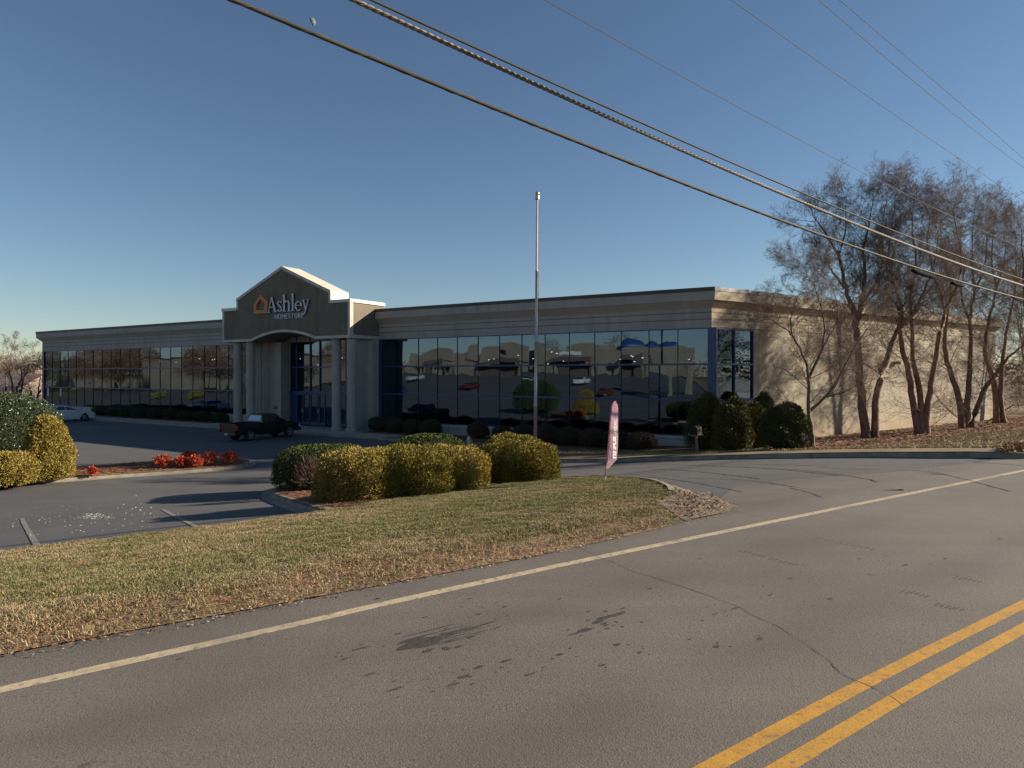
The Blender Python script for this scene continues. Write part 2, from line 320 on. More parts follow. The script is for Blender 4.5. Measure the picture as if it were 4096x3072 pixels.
# streaks on the sunlit wall foot
def glass_mat(name, refl=(0.46, 0.62, 0.84), trans=(0.10, 0.12, 0.13), f0=0.165, f1=0.5, wav=0.0065):
    m = bpy.data.materials.new(name); m.use_nodes = True; t = m.node_tree; ns = t.nodes; L = t.links; ns.clear()
    o = ns.new('ShaderNodeOutputMaterial'); mx = ns.new('ShaderNodeMixShader'); g = ns.new('ShaderNodeBsdfGlossy'); tr = ns.new('ShaderNodeBsdfTransparent')
    g.inputs['Color'].default_value = (*refl, 1); g.inputs['Roughness'].default_value = 0.012; tr.inputs[0].default_value = (*trans, 1)
    lw = ns.new('ShaderNodeLayerWeight'); lw.inputs[0].default_value = 0.5
    mr = ns.new('ShaderNodeMapRange'); mr.inputs[3].default_value = f0; mr.inputs[4].default_value = f1; L.new(lw.outputs['Fresnel'], mr.inputs[0])
    L.new(mr.outputs[0], mx.inputs[0]); L.new(tr.outputs[0], mx.inputs[1]); L.new(g.outputs[0], mx.inputs[2]); L.new(mx.outputs[0], o.inputs[0])
    tc = ns.new('ShaderNodeTexCoord'); mp = ns.new('ShaderNodeMapping'); mp.inputs['Scale'].default_value = (1, 1, 0.55); L.new(tc.outputs['Object'], mp.inputs[0])
    n = ns.new('ShaderNodeTexNoise'); n.inputs['Scale'].default_value = 0.75; n.inputs['Detail'].default_value = 1.0; L.new(mp.outputs[0], n.inputs['Vector'])
    b = ns.new('ShaderNodeBump'); b.inputs['Strength'].default_value = 1.0; b.inputs['Distance'].default_value = wav; L.new(n.outputs[0], b.inputs['Height'])
    L.new(b.outputs[0], g.inputs['Normal'])
    return m
M['glass'] = glass_mat('store_glass')
def emis(name, col, s):
    m = bpy.data.materials.new(name); m.use_nodes = True; b = m.node_tree.nodes['Principled BSDF']
    b.inputs['Emission Color'].default_value = (*col, 1); b.inputs['Emission Strength'].default_value = s; b.inputs['Base Color'].default_value = (*col, 1); return m
M['lamp'] = emis('interior_lamp', (1, 0.93, 0.8), 5)

# ------------------------------------------------------------------ sheets draped on the terrain
def inpoly(P, x, y):
    x = np.asarray(x); y = np.asarray(y); c = np.zeros(x.shape, bool); j = len(P) - 1
    for i in range(len(P)):
        xi, yi = P[i][:2]; xj, yj = P[j][:2]
        if yi != yj:
            c ^= ((yi > y) != (yj > y)) & (x < (xj - xi) * (y - yi) / (yj - yi) + xi)
        j = i
    return c
def sheet(name, poly, off, material, step=0.8, parent=None, disp=None):
    bm = bmesh.new(); vs = [bm.verts.new((p[0], p[1], 0)) for p in poly]; bm.faces.new(vs)
    bmesh.ops.triangulate(bm, faces=bm.faces[:])
    xs = [p[0] for p in poly]; ys = [p[1] for p in poly]
    for ax, lo, hi in ((0, min(xs), max(xs)), (1, min(ys), max(ys))):
        v = math.floor(lo / step) * step + step
        while v < hi - 1e-6:
            co = [0, 0, 0]; no = [0, 0, 0]; co[ax] = v; no[ax] = 1
            bmesh.ops.bisect_plane(bm, geom=bm.verts[:] + bm.edges[:] + bm.faces[:], plane_co=co, plane_no=no, dist=1e-5)
            v += step
    for v in bm.verts:
        v.co.z = h(v.co.x, v.co.y) + (float(off(v.co.x, v.co.y)) if callable(off) else off) + (disp(v.co.x, v.co.y) if disp else 0)
    bmesh.ops.recalc_face_normals(bm, faces=bm.faces[:])
    if sum(f.normal.z for f in bm.faces) < 0: bmesh.ops.reverse_faces(bm, faces=bm.faces[:])
    me = bpy.data.meshes.new(name); bm.to_mesh(me); bm.free()
    return link(name, me, parent, material, True)
def smooth_line(pts, n=8, closed=False):
    P = [Vector((p[0], p[1], 0)) for p in pts]; out = []; k = len(P)
    rngi = range(k) if closed else range(k - 1)
    for i in rngi:
        if closed: p0, p1, p2, p3 = P[(i - 1) % k], P[i], P[(i + 1) % k], P[(i + 2) % k]
        else: p0, p1, p2, p3 = P[max(i - 1, 0)], P[i], P[i + 1], P[min(i + 2, k - 1)]
        for j in range(n):
            t = j / n
            q = 0.5 * ((2 * p1) + (-p0 + p2) * t + (2 * p0 - 5 * p1 + 4 * p2 - p3) * t * t + (-p0 + 3 * p1 - 3 * p2 + p3) * t ** 3)
            out.append((q.x, q.y))
    if not closed: out.append((P[-1].x, P[-1].y))
    return out
def ribbon(name, line, width, off, material, kind='structure', parent=None, mb=None, wob=0):
    """flat strip that follows the ground"""
    own = mb is None; mb = mb or MB(); b = len(mb.v); k = len(line)
    for i in range(k):
        d = Vector(line[min(i + 1, k - 1)][:2]) - Vector(line[max(i - 1, 0)][:2]); d.normalize(); n = Vector((-d.y, d.x))
        wd = width[i] if isinstance(width, list) else width
        for s in (-1, 1):
            e = wd / 2 * (1 + (rng.uniform(-wob, wob) if wob else 0))
            x, y = line[i][0] + n.x * s * e, line[i][1] + n.y * s * e
            mb.v.append((x, y, h(x, y) + off))
    for i in range(k - 1):
        mb.f.append((b + 2 * i, b + 2 * i + 1, b + 2 * i + 3, b + 2 * i + 2)); mb.m.append(0)
    if own:
        o = mb.build(name, material, parent)
        if parent is None: tag(o, kind=kind)
        return o
def densify(line, step=0.4):
    out = []
    for i in range(len(line) - 1):
        a, b = Vector(line[i][:2]), Vector(line[i + 1][:2]); n = max(1, int((b - a).length / step))
        for j in range(n): out.append(tuple(a.lerp(b, j / n)))
    out.append(tuple(line[-1][:2])); return out
def kerb(name, line, side, hgt=0.16, wid=0.17, gut=0.32, closed=False, z0=None):
    """concrete kerb swept along a line; side=+1: island lies to the left of the line"""
    line = densify(line, 0.35); mb = MB(); k = len(line)
    prof = [(-0.0, -0.05), (0.0, 0.03), (0.025, hgt * 0.85), (0.06, hgt), (wid, hgt + 0.004), (wid, -0.05)]
    g = MB()
    for i in range(k):
        d = Vector(line[min(i + 1, k - 1)]) - Vector(line[max(i - 1, 0)]); d.normalize(); n = Vector((-d.y, d.x)) * side
        zz = h(*line[i]) if z0 is None else z0
        for (o, z) in prof: mb.v.append((line[i][0] + n.x * o, line[i][1] + n.y * o, zz + z))
        if gut:
            for o in (-gut, 0.01):
                x, y = line[i][0] + n.x * o, line[i][1] + n.y * o; g.v.append((x, y, h(x, y) + 0.012))
    m = len(prof)
    for i in range(k - 1):
        for j in range(m - 1):
            f = (i * m + j, i * m + j + 1, (i + 1) * m + j + 1, (i + 1) * m + j); mb.f.append(f if side < 0 else f[::-1]); mb.m.append(0)
        if gut:
            f = (2 * i, 2 * i + 1, 2 * i + 3, 2 * i + 2); g.f.append(f if side > 0 else f[::-1]); g.m.append(0)
    mb.f.append(tuple(range(m))); mb.m.append(0); mb.f.append(tuple(range((k - 1) * m, k * m))[::-1]); mb.m.append(0)
    tag(mb.build(name, M['kerb'], None), kind='structure')
    if gut: tag(g.build('gutter', M['gutter'], None), kind='structure')
def scatter_pts(poly, n, cond=None):
    xs = [p[0] for p in poly]; ys = [p[1] for p in poly]; out = []
    tot = 0
    while tot < n:
        x = nr.uniform(min(xs), max(xs), n * 2); y = nr.uniform(min(ys), max(ys), n * 2)
        k = inpoly(poly, x, y)
        if cond is not None: k &= cond(x, y)
        out.append(np.stack([x[k], y[k]], 1)); tot += k.sum()
        if k.sum() == 0: break
    return np.concatenate(out)[:n]
def blades(name, P, off, hgt, wid, lean, material, label=None, cat='grass', parent=None, hv=0.5):
    """one bent blade (two quads -> 2 tris + quad folded as quads) per point"""
    n = len(P); x, y = P[:, 0], P[:, 1]; z = H(x, y) + (off(x, y) if callable(off) else off)
    a = nr.uniform(0, 2 * np.pi, n); hh = hgt * (1 - hv + 2 * hv * nr.rand(n)); wd = wid * nr.uniform(0.6, 1.4, n)
    hh = hh * (0.85 + 0.75 * pn(x, y, 3.3, 2) + 0.3 * pn(x, y, 0.9, 4)); la = nr.uniform(0, 2 * np.pi, n); ll = lean * nr.rand(n) * hh * 1.6
    ux, uy = np.cos(a) * wd / 2, np.sin(a) * wd / 2
    b = np.stack([x, y, z], 1); lx, ly = np.cos(la) * ll, np.sin(la) * ll
    u = np.stack([ux, uy, np.zeros(n)], 1); mid = b + np.stack([lx * 0.35, ly * 0.35, hh * 0.6], 1); tip = b + np.stack([lx, ly, hh * np.maximum(0.15, 1 - 0.35 * lean)], 1)
    V = np.stack([b - u, b + u, mid + u * 0.8, mid - u * 0.8, tip + u * 0.15, tip - u * 0.15], 1).reshape(-1, 3)
    i = np.arange(n)[:, None] * 6
    F = np.concatenate([i + np.array([[0, 1, 2, 3]]), i + np.array([[3, 2, 4, 5]])], 0)
    o = np_mesh(name, V, F, material, parent); 
    if label: tag(o, label, cat, kind='stuff')
    return o
def straws(name, P, off, ln, wid, material, label, cat, flat=0.25):
    n = len(P); z = H(P[:, 0], P[:, 1]) + (off(P[:, 0], P[:, 1]) if callable(off) else off) + nr.uniform(0, 0.02, n); a = nr.uniform(0, 2 * np.pi, n); e = nr.uniform(-flat, flat, n)
    L = ln * nr.uniform(0.5, 1.3, n) / 2
    d = np.stack([np.cos(a) * np.cos(e), np.sin(a) * np.cos(e), np.sin(e)], 1) * L[:, None]
    s = np.stack([-np.sin(a), np.cos(a), nr.uniform(-.6, .6, n)], 1) * (wid / 2)
    c = np.stack([P[:, 0], P[:, 1], z + np.abs(d[:, 2])], 1)
    V = np.stack([c - d - s, c + d - s, c + d + s, c - d + s], 1).reshape(-1, 3)
    F = np.arange(n * 4).reshape(-1, 4)
    return tag(np_mesh(name, V, F, material), label, cat, kind='stuff')

# big sheets
def quadgrid(name, x0, x1, y0, y1, nx, ny, off, material):
    X, Y = np.meshgrid(np.linspace(x0, x1, nx), np.linspace(y0, y1, ny)); Z = H(X, Y) + off
    V = np.stack([X.ravel(), Y.ravel(), Z.ravel()], 1); i = (np.arange(ny - 1)[:, None] * nx + np.arange(nx - 1)).ravel()
    F = np.stack([i, i + 1, i + nx + 1, i + nx], 1); return np_mesh(name, V, F, material, None, True)
M['ground'] = mat('dry_ground', (0.15, 0.11, 0.055), 0.95, (0.10, 0.10, 0.04), 0.3, bump=0.5, bscale=8)
tag(quadgrid('ground', -420, 420, -260, 580, 420, 420, -0.35, M['ground']), kind='structure')
EDGE = [(-60, -6.1), (-20, -6.1), (-0.14, -6.12), (2.8, -6.155), (5.16, -6.15), (8.07, -6.07), (12.6, -5.93), (19.2, -5.70), (35, -5.1), (80, -3.4), (140, -1.2)]
lot_poly = [aq(-75, -6.4), aq(22, -6.4), aq(60, -6.4), FP(-30, 3, 0)[:2], FP(-6, 3.0, 0)[:2], FP(-0.5, 1, 0)[:2], FP(88, 1.0, 0)[:2], FP(88, 20, 0)[:2], FP(170, 40, 0)[:2], FP(170, 104, 0)[:2], FP(20, 104, 0)[:2]]
tag(sheet('parking_lot', lot_poly, 0.0, M['lot'], 1.2), kind='structure')
pe = [aq(-75, -6.9), aq(-20, -6.9), aq(-3, -6.92), aq(0, -6.87), aq(3, -6.72), aq(5.3, -6.64), aq(8, -6.8), aq(9.6, -6.95)]
road_poly = pe + [aq(11, -8.2), aq(13, -9.3), aq(15, -9.0), aq(17.5, -7.4), aq(22, -6.6), aq(40, -6.2), aq(80, -4.7), aq(140, -2.6), aq(140, 8), aq(80, 5), aq(40, 3.6), aq(10, 3.2), aq(-75, 3.0)]
tag(sheet('road', road_poly, 0.005, M['road'], 1.0), kind='structure')
el = densify(smooth_line([aq(a, q) for a, q in EDGE], 6), 0.5)
ribbon('edge_line', el, 0.125, 0.0078, M['paint_w'], wob=0.06)
def shifted(dq): return densify(smooth_line([aq(a, q + dq) for a, q in EDGE], 6), 0.6)
ribbon('yellow_line', shifted(3.68), 0.115, 0.0078, M['paint_y'], wob=0.04)
ribbon('yellow_line', shifted(3.93), 0.115, 0.0078, M['paint_y'], wob=0.04)
def poldist(line):
    A = np.array([p[:2] for p in line[:-1]]); B = np.array([p[:2] for p in line[1:]]); AB = B - A; LL = (AB ** 2).sum(1) + 1e-9
    def f(x, y):
        x = np.atleast_1d(np.asarray(x, float)); y = np.atleast_1d(np.asarray(y, float)); best = np.full(x.shape, 1e9)
        for a, ab, l in zip(A, AB, LL):
            t = np.clip(((x - a[0]) * ab[0] + (y - a[1]) * ab[1]) / l, 0, 1)
            best = np.minimum(best, np.hypot(x - a[0] - t * ab[0], y - a[1] - t * ab[1]))
        return best
    return f
# ------------------------------------------------------------------ verge, kerbs, beds
near_k = smooth_line([G(*p) for p in ((677, 497.7), (671.5, 491.3), (649, 483.8), (602, 480.2), (551, 481.5))], 6)
back_k = smooth_line([G(551, 481.5), G(500, 480), G(430, 478), G(340, 480), G(290, 486), G(271, 495.5), G(292, 506), G(327, 517)], 6)
lotedge = [G(327, 517), G(262.5, 525.6), G(209, 533), G(110, 545.5), G(0, 559.5), aq(-12, -15.3), aq(-75, -16)]
front_tip = [aq(9.9, -7.0), G(726, 507), G(705, 500)]
roadside = [aq(-75, -6.9), aq(-20, -6.9), aq(-3, -6.92), aq(-1, -6.9), aq(0, -6.87), aq(1.5, -6.8), aq(3, -6.72), aq(5.3, -6.64), aq(7, -6.7), aq(8.6, -6.85)]
verge_poly = roadside + front_tip + near_k + back_k[1:] + lotedge[1:]
def voff(x, y):
    q = N[0] * np.asarray(x) + N[1] * np.asarray(y)
    return 0.012 + 0.115 * sst(6.75, 7.9, -q)
tag(sheet('verge', verge_poly, voff, M['soil'], 0.5), kind='structure')
kerb('verge_kerb', near_k, +1); kerb('verge_kerb', back_k, +1 if False else 1)
ribbon('lot_edge_concrete', densify(lotedge, 0.5), 0.16, 0.135, M['gutter'])
bed_poly = [G(353, 512), G(394.7, 503), G(438.8, 497), G(491.7, 489.8), G(536, 483.4), G(548, 482.2)] + [(x, y) for x, y in smooth_line([G(540, 481.6), G(500, 481), G(430, 479), G(340, 481.5), G(293, 487), G(275, 495.5), G(294, 505), G(325, 514.5)], 4)]
def boff(x, y): return voff(x, y) + 0.03
tag(sheet('shrub_bed', bed_poly, boff, M['mulch_base'], 0.5), kind='structure')
corner_poly = [aq(8.3, -6.84), aq(9.3, -6.85)] + front_tip + [G(679, 497.9), G(671, 503), G(655, 511)]
tag(sheet('gravel_corner', corner_poly, lambda x, y: voff(x, y) + 0.012, M['gravel_base'], 0.4), kind='structure')
P = scatter_pts(corner_poly, 750); straws('gravel', P, lambda x, y: voff(x, y) + 0.02, 0.020, 0.016, M['stone'], 'pale gravel scattered on the bare corner beside the drive entrance', 'gravel', 0.5)
P = scatter_pts(corner_poly, 260); straws('dead_leaves', P, lambda x, y: voff(x, y) + 0.025, 0.06, 0.03, M['deadleaf'], 'brown fallen leaves lying on the bare gravel corner by the drive', 'leaves', 0.6)
# foreground grass: green and dry blades mixed by patches
def pn(x, y, s, o=0.0):
    return np.array([mnoise.noise((a * s + o, b * s - o, 0.3)) for a, b in zip(x, y)])
view_poly = [aq(-4.5, -6.8), aq(10.5, -6.8), aq(14, -13), aq(12, -20), aq(0, -17), aq(-3.5, -16)]
vis = lambda x, y: (y > 3.5) & (np.abs(x) < 0.80 * y + 0.6) & ~inpoly(bed_poly, x, y) & inpoly(verge_poly, x, y) & ~inpoly(corner_poly, x, y)
P = scatter_pts(view_poly, 540000, vis)
q = -(N[0] * P[:, 0] + N[1] * P[:, 1]); a_ = U[0] * P[:, 0] + U[1] * P[:, 1]
pat = pn(P[:, 0], P[:, 1], 0.55) * 0.8 + pn(P[:, 0], P[:, 1], 1.9, 5) * 0.7
green = 0.22 + 0.45 * sst(7.3, 8.8, q) - 0.32 * sst(11.2, 13.6, q) * (a_ < 6) + 0.03 * np.clip(a_, -3, 9) + 1.0 * pat
u = nr.rand(len(P)); gm = u < np.clip(green, 0.05, 0.92)
bare = (q < 7.35) & (nr.rand(len(P)) < 0.72) | (pat < -0.42) & (nr.rand(len(P)) < 0.5)
blades('lawn_grass', P[gm & ~bare], voff, 0.046, 0.0055, 0.9, M['grass'], 'green winter grass growing on the verge between road and parking lot')
blades('dry_grass', P[~gm & ~bare], voff, 0.048, 0.006, 1.3, M['grassd'], 'straw coloured dry grass patches on the verge beside the road')
edge_poly = [aq(-4, -6.78), aq(2, -6.70), aq(5.3, -6.60), aq(9, -6.78), aq(9, -7.6), aq(-4, -7.7)]
P = scatter_pts(edge_poly, 3800, lambda x, y: (pn(x, y, 0.8, 3) + 0.25 * nr.rand(len(x)) > -0.02)); 
straws('pine_needles', P, voff, 0.09, 0.006, M['straw'], 'reddish pine needles and debris along the grass edge of the road', 'pine needles')
P = scatter_pts([aq(-4, -6.72), aq(5.3, -6.55), aq(9.6, -6.75), aq(9.6, -7.1), aq(-4, -7.1)], 1500); straws('grit', P, voff, 0.020, 0.014, M['stone'], 'fine pale grit along the crumbling asphalt edge of the road', 'gravel', 0.5)
P = scatter_pts(bed_poly, 9000); straws('pine_straw', P, boff, 0.16, 0.008, M['straw'], 'pine straw mulch under the clipped golden shrubs by the lot', 'mulch')

# red bush island
isl = smooth_line([G(-60, 493), G(0, 487), G(65, 481.5), G(143, 476), G(200, 472), G(229, 469.6), G(244, 466.8), G(249, 463.8), G(240, 461.3), G(222, 460.3), G(180, 462.5), G(120, 467), G(60, 472), G(0, 475), G(-60, 479)], 6, True)
kerb('island_kerb', isl + [isl[0]], +1 if False else 1)
tag(sheet('bush_island', [(x, y) for x, y in isl], 0.15, M['mulch_base'], 0.6), kind='structure')
P = scatter_pts(isl, 9000); straws('pine_straw', P, 0.155, 0.2, 0.012, M['straw'], 'pine straw mulch covering the kerbed island of red bushes', 'mulch')

# right lawn behind the drive kerb
far_k = smooth_line([G(1035, 459.6), G(1015.5, 459.2), G(940, 457.6), G(865, 457.3), G(760, 458.5), G(662.5, 461), G(600, 462.3), G(556, 462.6), G(510, 460.5), G(484, 455), G(472, 448.5), FP(20.2, 4.6, 0)[:2]], 6)
kerb('drive_kerb', far_k, -1, hgt=0.17, wid=0.16)
fd = poldist(far_k)
def loff(x, y):
    d = fd(x, y); r_ = 0.165 - 0.12 * sst(1.0, 5.0, d)
    q = -(N[0] * np.atleast_1d(x) + N[1] * np.atleast_1d(y)); r_ = r_ * sst(6.3, 7.6, q) + 0.012
    return r_ if r_.size > 1 else float(r_[0])
lawn_poly = far_k + [FP(19.8, 0.3, 0)[:2], FP(0.2, 0.3, 0)[:2], (CX + D3[0] * 39, CY + D3[1] * 39), (75, 110), (150, 150), aq(140, -6.0), aq(80, -6.3), aq(40, -6.6), aq(22, -6.9)]
tag(sheet('side_lawn', lawn_poly, loff, M['soil'], 0.8), kind='structure')
mul_poly = [G(742, 449), G(812, 450), G(862, 449.8), G(917, 442.8), G(950, 438), G(1024, 430.5), (48, 52), (60, 72), (CX + D3[0] * 39, CY + D3[1] * 39), (CX + D3[0] * 2, CY + D3[1] * 2)]
tag(sheet('tree_bed', mul_poly, lambda x, y: loff(x, y) + 0.03, M['mulch_base'], 0.8), kind='structure')
P = scatter_pts(mul_poly, 16000, lambda x, y: (x < 0.85 * y) & (y < 60)); straws('leaf_litter', P, lambda x, y: loff(x, y) + 0.04, 0.17, 0.035, M['deadleaf'], 'brown leaf litter on the bed under the bare birches', 'leaf litter')
bed2 = [FP(19.6, 0.5, 0)[:2], FP(19.6, 3.0, 0)[:2], FP(8, 5.0, 0)[:2], G(640, 451), G(745, 450.5), (CX + D3[0] * 2, CY + D3[1] * 2), FP(0.2, 0.5, 0)[:2]]
tag(sheet('hedge_bed', bed2, lambda x, y: loff(x, y) + 0.035, M['mulch_base'], 0.8), kind='structure')
gp = [G(1030, 455), G(865, 452.6), G(760, 453.5), G(662.5, 456), G(600, 457.5), G(556, 458), G(500, 455), FP(14, 5, 0)[:2], G(640, 449.5), G(745, 449.5), G(862, 449), G(917, 442), G(1024, 430), (30, 30)]
P = scatter_pts(gp, 60000, lambda x, y: ~inpoly(mul_poly, x, y) & ~inpoly(bed2, x, y) & inpoly(lawn_poly, x, y) & (fd(x, y) > 0.17))
gm = nr.rand(len(P)) < np.clip(0.35 + 0.6 * pn(P[:, 0], P[:, 1], 0.25), 0.05, 0.9)
blades('lawn_grass', P[gm], loff, 0.08, 0.02, 0.9, M['grass'], 'green grass behind the kerb of the entrance drive')
blades('dry_grass', P[~gm], loff, 0.08, 0.022, 1.2, M['grassd'], 'golden dry grass between the drive kerb and the birches')
P = scatter_pts([G(1000, 458), G(1040, 459.6), G(1040, 453), G(1008, 452.6)], 1500); straws('dead_leaves', P, lambda x, y: loff(x, y) + 0.05, 0.2, 0.03, M['deadleaf'], 'heap of reddish dead leaves where the drive kerb ends', 'leaves', 0.7)
# walk along the store
FL = h(*FP(30, 3, 0)[:2]) + 0.15
wmb = MB(); wmb.fbox(19.9, 84, 0.2, 4.6, FL - 0.6, FL)
tag(wmb.build('sidewalk', M['walk']), kind='structure')
kerb('sidewalk_kerb', [FP(84, 4.62, 0)[:2], FP(20.1, 4.62, 0)[:2]], 1, hgt=FL - h(*FP(30, 4.6, 0)[:2]) + 0.004, wid=0.16, gut=0)
for t0, t1 in ((41.5, 77), (19.9, 24.2)):
    b_ = MB(); b_.fbox(t0, t1, 0.3, 2.6, FL - 0.2, FL + 0.03); tag(b_.build('planting_bed', M['mulch_base']), kind='structure')

# markings: stall lines, cracks, stains, skid marks
def pix(*ps): return [G(*p) for p in ps]
for a, b in (((22, 518.7), (44, 557)), ((162.5, 509.5), (209, 533.5))):
    A, B = Vector(G(*a)), Vector(G(*b)); ribbon('stall_line', densify([tuple(A), tuple(B)], 0.4), 0.11, 0.010, M['paint_s'], wob=0.12)
for k in range(12):
    p0 = FP(24 + 2.75 * k + (1 if k > 3 else 0), 5.0, 0)[:2]; p1 = FP(24 + 2.75 * k + (1 if k > 3 else 0), 10.2, 0)[:2]
    ribbon('stall_line', densify([p0, p1], 0.6), 0.10, 0.010, M['paint_s'], wob=0.1)
def wob_line(pts, amp, n=10):
    L_ = densify(smooth_line(pts, 6), 0.12); out = []
    for x, y in L_:
        out.append((x + amp * mnoise.noise((x * 4, y * 4, 1)), y + amp * mnoise.noise((x * 4, y * 4, 9))))
    return out
def cracks(specs):
    for pts, wd in specs: ribbon('crack', wob_line(pix(*pts), 0.06), wd * .5, 0.0145, M['crack'], wob=0.8)
def road_crack(pts, wd): ribbon('crack', wob_line(pix(*pts), 0.05), wd, 0.0088, M['crack'], wob=0.9)
road_crack(((579, 548), (600, 558), (640, 574), (700, 594), (760, 618), (810, 648), (845, 676), (880, 692), (905, 708)), 0.006)
cracks([(((28, 510), (70, 508), (120, 502), (150, 500)), 0.02), (((68, 453), (110, 458), (160, 464.5)), 0.03), (((68, 461.5), (120, 462), (160, 461.3)), 0.03),
        (((245, 461.5), (300, 460.6), (330, 461.5)), 0.03), (((705, 505), (735, 512), (760, 518)), 0.012)])
skid_paths = [(((560, 470), (620, 468), (690, 471), (760, 479)), 0.16), (((575, 466), (660, 464.5), (760, 468), (840, 476)), 0.15), (((700, 484), (722, 488), (740, 492)), 0.10),
              (((790, 488), (806, 492), (822, 498)), 0.09), (((640, 467), (740, 464.5), (850, 466), (960, 462.5)), 0.15), (((600, 476), (650, 477), (705, 484)), 0.14), (((700, 466), (800, 470), (880, 482)), 0.12),
              (((815, 467), (850, 469), (880, 469.5)), 0.12), (((940, 465), (985, 463.5), (1024, 466)), 0.12), (((900, 470), (950, 476), (1010, 492)), 0.10), (((680, 478), (740, 480), (800, 488)), 0.10)]
for pts, wd in skid_paths:
    for dd in (0, 0.0):
        ribbon('tyre_mark', wob_line(pix(*pts), 0.03), wd * 0.26, 0.0092, M['skid'], wob=0.9)
def blob(mb, px, py, rx, ry, ang=None, seed=0, off=0.013):
    """irregular stain: ellipse elongated along the road"""
    c = G(px, py); n = 18; vs = []
    for i in range(n):
        a = 2 * math.pi * i / n; r_ = 1 + 0.45 * mnoise.noise((math.cos(a) * 1.7 + seed * 3.1, math.sin(a) * 1.7, seed * 1.7))
        u_, v_ = math.cos(a) * rx * r_, math.sin(a) * ry * r_
        x, y = c[0] + U[0] * u_ + N[0] * v_, c[1] + U[1] * u_ + N[1] * v_
        vs.append((x, y, h(x, y) + off))
    mb.add(vs, [tuple(range(n))])
st = MB()
for i, (px, py, rx, ry) in enumerate([(424, 645, .24, .075), (410, 643, .12, .03), (436, 640, .2, .035), (455, 634, .16, .025), (470, 630, .12, .02), (487, 625, .12, .012), (585, 631, .10, .035), (598, 624, .07, .03), (606, 619, .12, .03), (618, 615, .10, .03),
        (575, 636, .08, .015), (478, 670, .05, .02), (463, 679, .05, .02), (506, 662, .06, .018), (454, 686, .05, .015), (560, 657, .035, .02), (617, 646, .04, .022), (602, 667, .03, .02), (530, 675, .06, .012), (380, 562, .03, .012), (377, 600, .035, .02),
        (425, 619, .03, .012), (478, 616, .03, .014), (505, 608, .03, .014), (370, 676, .05, .012), (395, 690, .07, .012), (700, 560, .03, .015), (790, 580, .04, .02), (860, 560, .04, .02), (760, 640, .03, .02), (716, 648, .03, .02),
        (905, 566, .05, .02), (945, 560, .04, .02), (1000, 540, .05, .02), (650, 590, .03, .015), (560, 600, .03, .012), (770, 596, .05, .012), (830, 600, .04, .02), (735, 610, .06, .012), (715, 616, .05, .012), (250, 640, .03, .01), (180, 660, .03, .012), (300, 600, .02, .01),
        (360, 650, .08, .012), (345, 660, .05, .012), (455, 560, .02, .01), (690, 640, .02, .012), (640, 655, .03, .015), (470, 600, .03, .01)]):
    blob(st, px, py, rx, ry, seed=i, off=.0065 + i * 1.2e-5)
    for k in range(3): blob(st, px + rng.uniform(-26, 26), py + rng.uniform(-9, 9), rx * rng.uniform(.1, .35), ry * rng.uniform(.2, .6), seed=i * 7 + k, off=0.0072 + (i * 3 + k) * 6e-6)
for k in range(9): blob(st, 424 + rng.uniform(-8, 44), 642 - rng.uniform(-1, 11), rng.uniform(.12, .26), rng.uniform(.003, .007), seed=300 + k, off=.0080 + k * 1e-5)
# tread prints
st2 = MB()
for (px, py) in ((752, 554), (783, 562), (829, 541), (860, 547), (915, 594), (950, 608), (968, 580)):
    for k in range(6): blob(st2, px - 12 + k * 4.8, py - 2 + k * 1.0, .055, .012, seed=k + px, off=.0068)
tag(st.build('road_stains', M['stain']), kind='structure'); tag(st2.build('tyre_prints', mat('tyre_print', (0.055, 0.049, 0.044), .9, (0.05, 0.045, 0.04), 20)), kind='structure')
# windscreen glass crumbs on the lot
gl = MB()
def crumbs(n, x0, x1, y0, y1, s):
    for k in range(n):
        c = G(rng.gauss((x0 + x1) / 2, (x1 - x0) / 4), rng.gauss((y0 + y1) / 2, (y1 - y0) / 4)); r_ = s * rng.uniform(.4, 1.3); z = h(*c) + 0.006 + r_ * .5
        gl.add([(c[0] + r_, c[1], z), (c[0] - r_ * .6, c[1] + r_ * .8, z - r_ * .4), (c[0] - r_ * .6, c[1] - r_ * .8, z - r_ * .4), (c[0], c[1], z + r_ * .5)], [(0, 1, 2), (0, 3, 1), (1, 3, 2), (2, 3, 0)])
crumbs(90, 78, 112, 513, 520, .022); crumbs(70, 0, 160, 505, 535, .02); crumbs(18, 120, 160, 500, 525, .028)
tag(gl.build('glass_crumbs', mat('crumbled_glass', (0.5, 0.62, 0.42), 0.25, island=((0.75, 0.78, 0.7), 0, 1), spec=0.8)), 'sparkling crumbs of broken glass scattered over the parking stalls', 'broken glass', kind='stuff')
for k, (px, py) in enumerate(((236, 580), (280, 573), (300, 580), (330, 480), (404, 566), (60, 646), (318, 599))):
    pass

# ------------------------------------------------------------------ store
def corner_root(name, label, cat, t=30, o=0): return root(name, FP(t, o, FL), label, cat)
store = corner_root('furniture_store', 'long low beige furniture store with mirrored blue framed windows and gabled brown entrance portico', 'store')
foot = [(CX, CY), (CX + D3[0] * 38.7, CY + D3[1] * 38.7), None, None, FP(77.3, 0, 0)[:2]]
foot[3] = (foot[4][0] + D2[0] * 52, foot[4][1] + D2[1] * 52); foot[2] = (foot[1][0] + D2[0] * 26, foot[1][1] + D2[1] * 26)
def inset(poly, d):
    out = []; n = len(poly)
    for i in range(n):
        p0, p1, p2 = (Vector(poly[i - 1]), Vector(poly[i]), Vector(poly[(i + 1) % n]))
        d1 = (p1 - p0).normalized(); d2 = (p2 - p1).normalized(); n1 = Vector((-d1.y, d1.x)); n2 = Vector((-d2.y, d2.x))
        m = (n1 + n2); m = m / m.length_squared * 2 if m.length > 1e-6 else n1
        out.append(tuple(p1 + m * d))
    return out       # poly is counter-clockwise -> left is inside
GT = 4.92
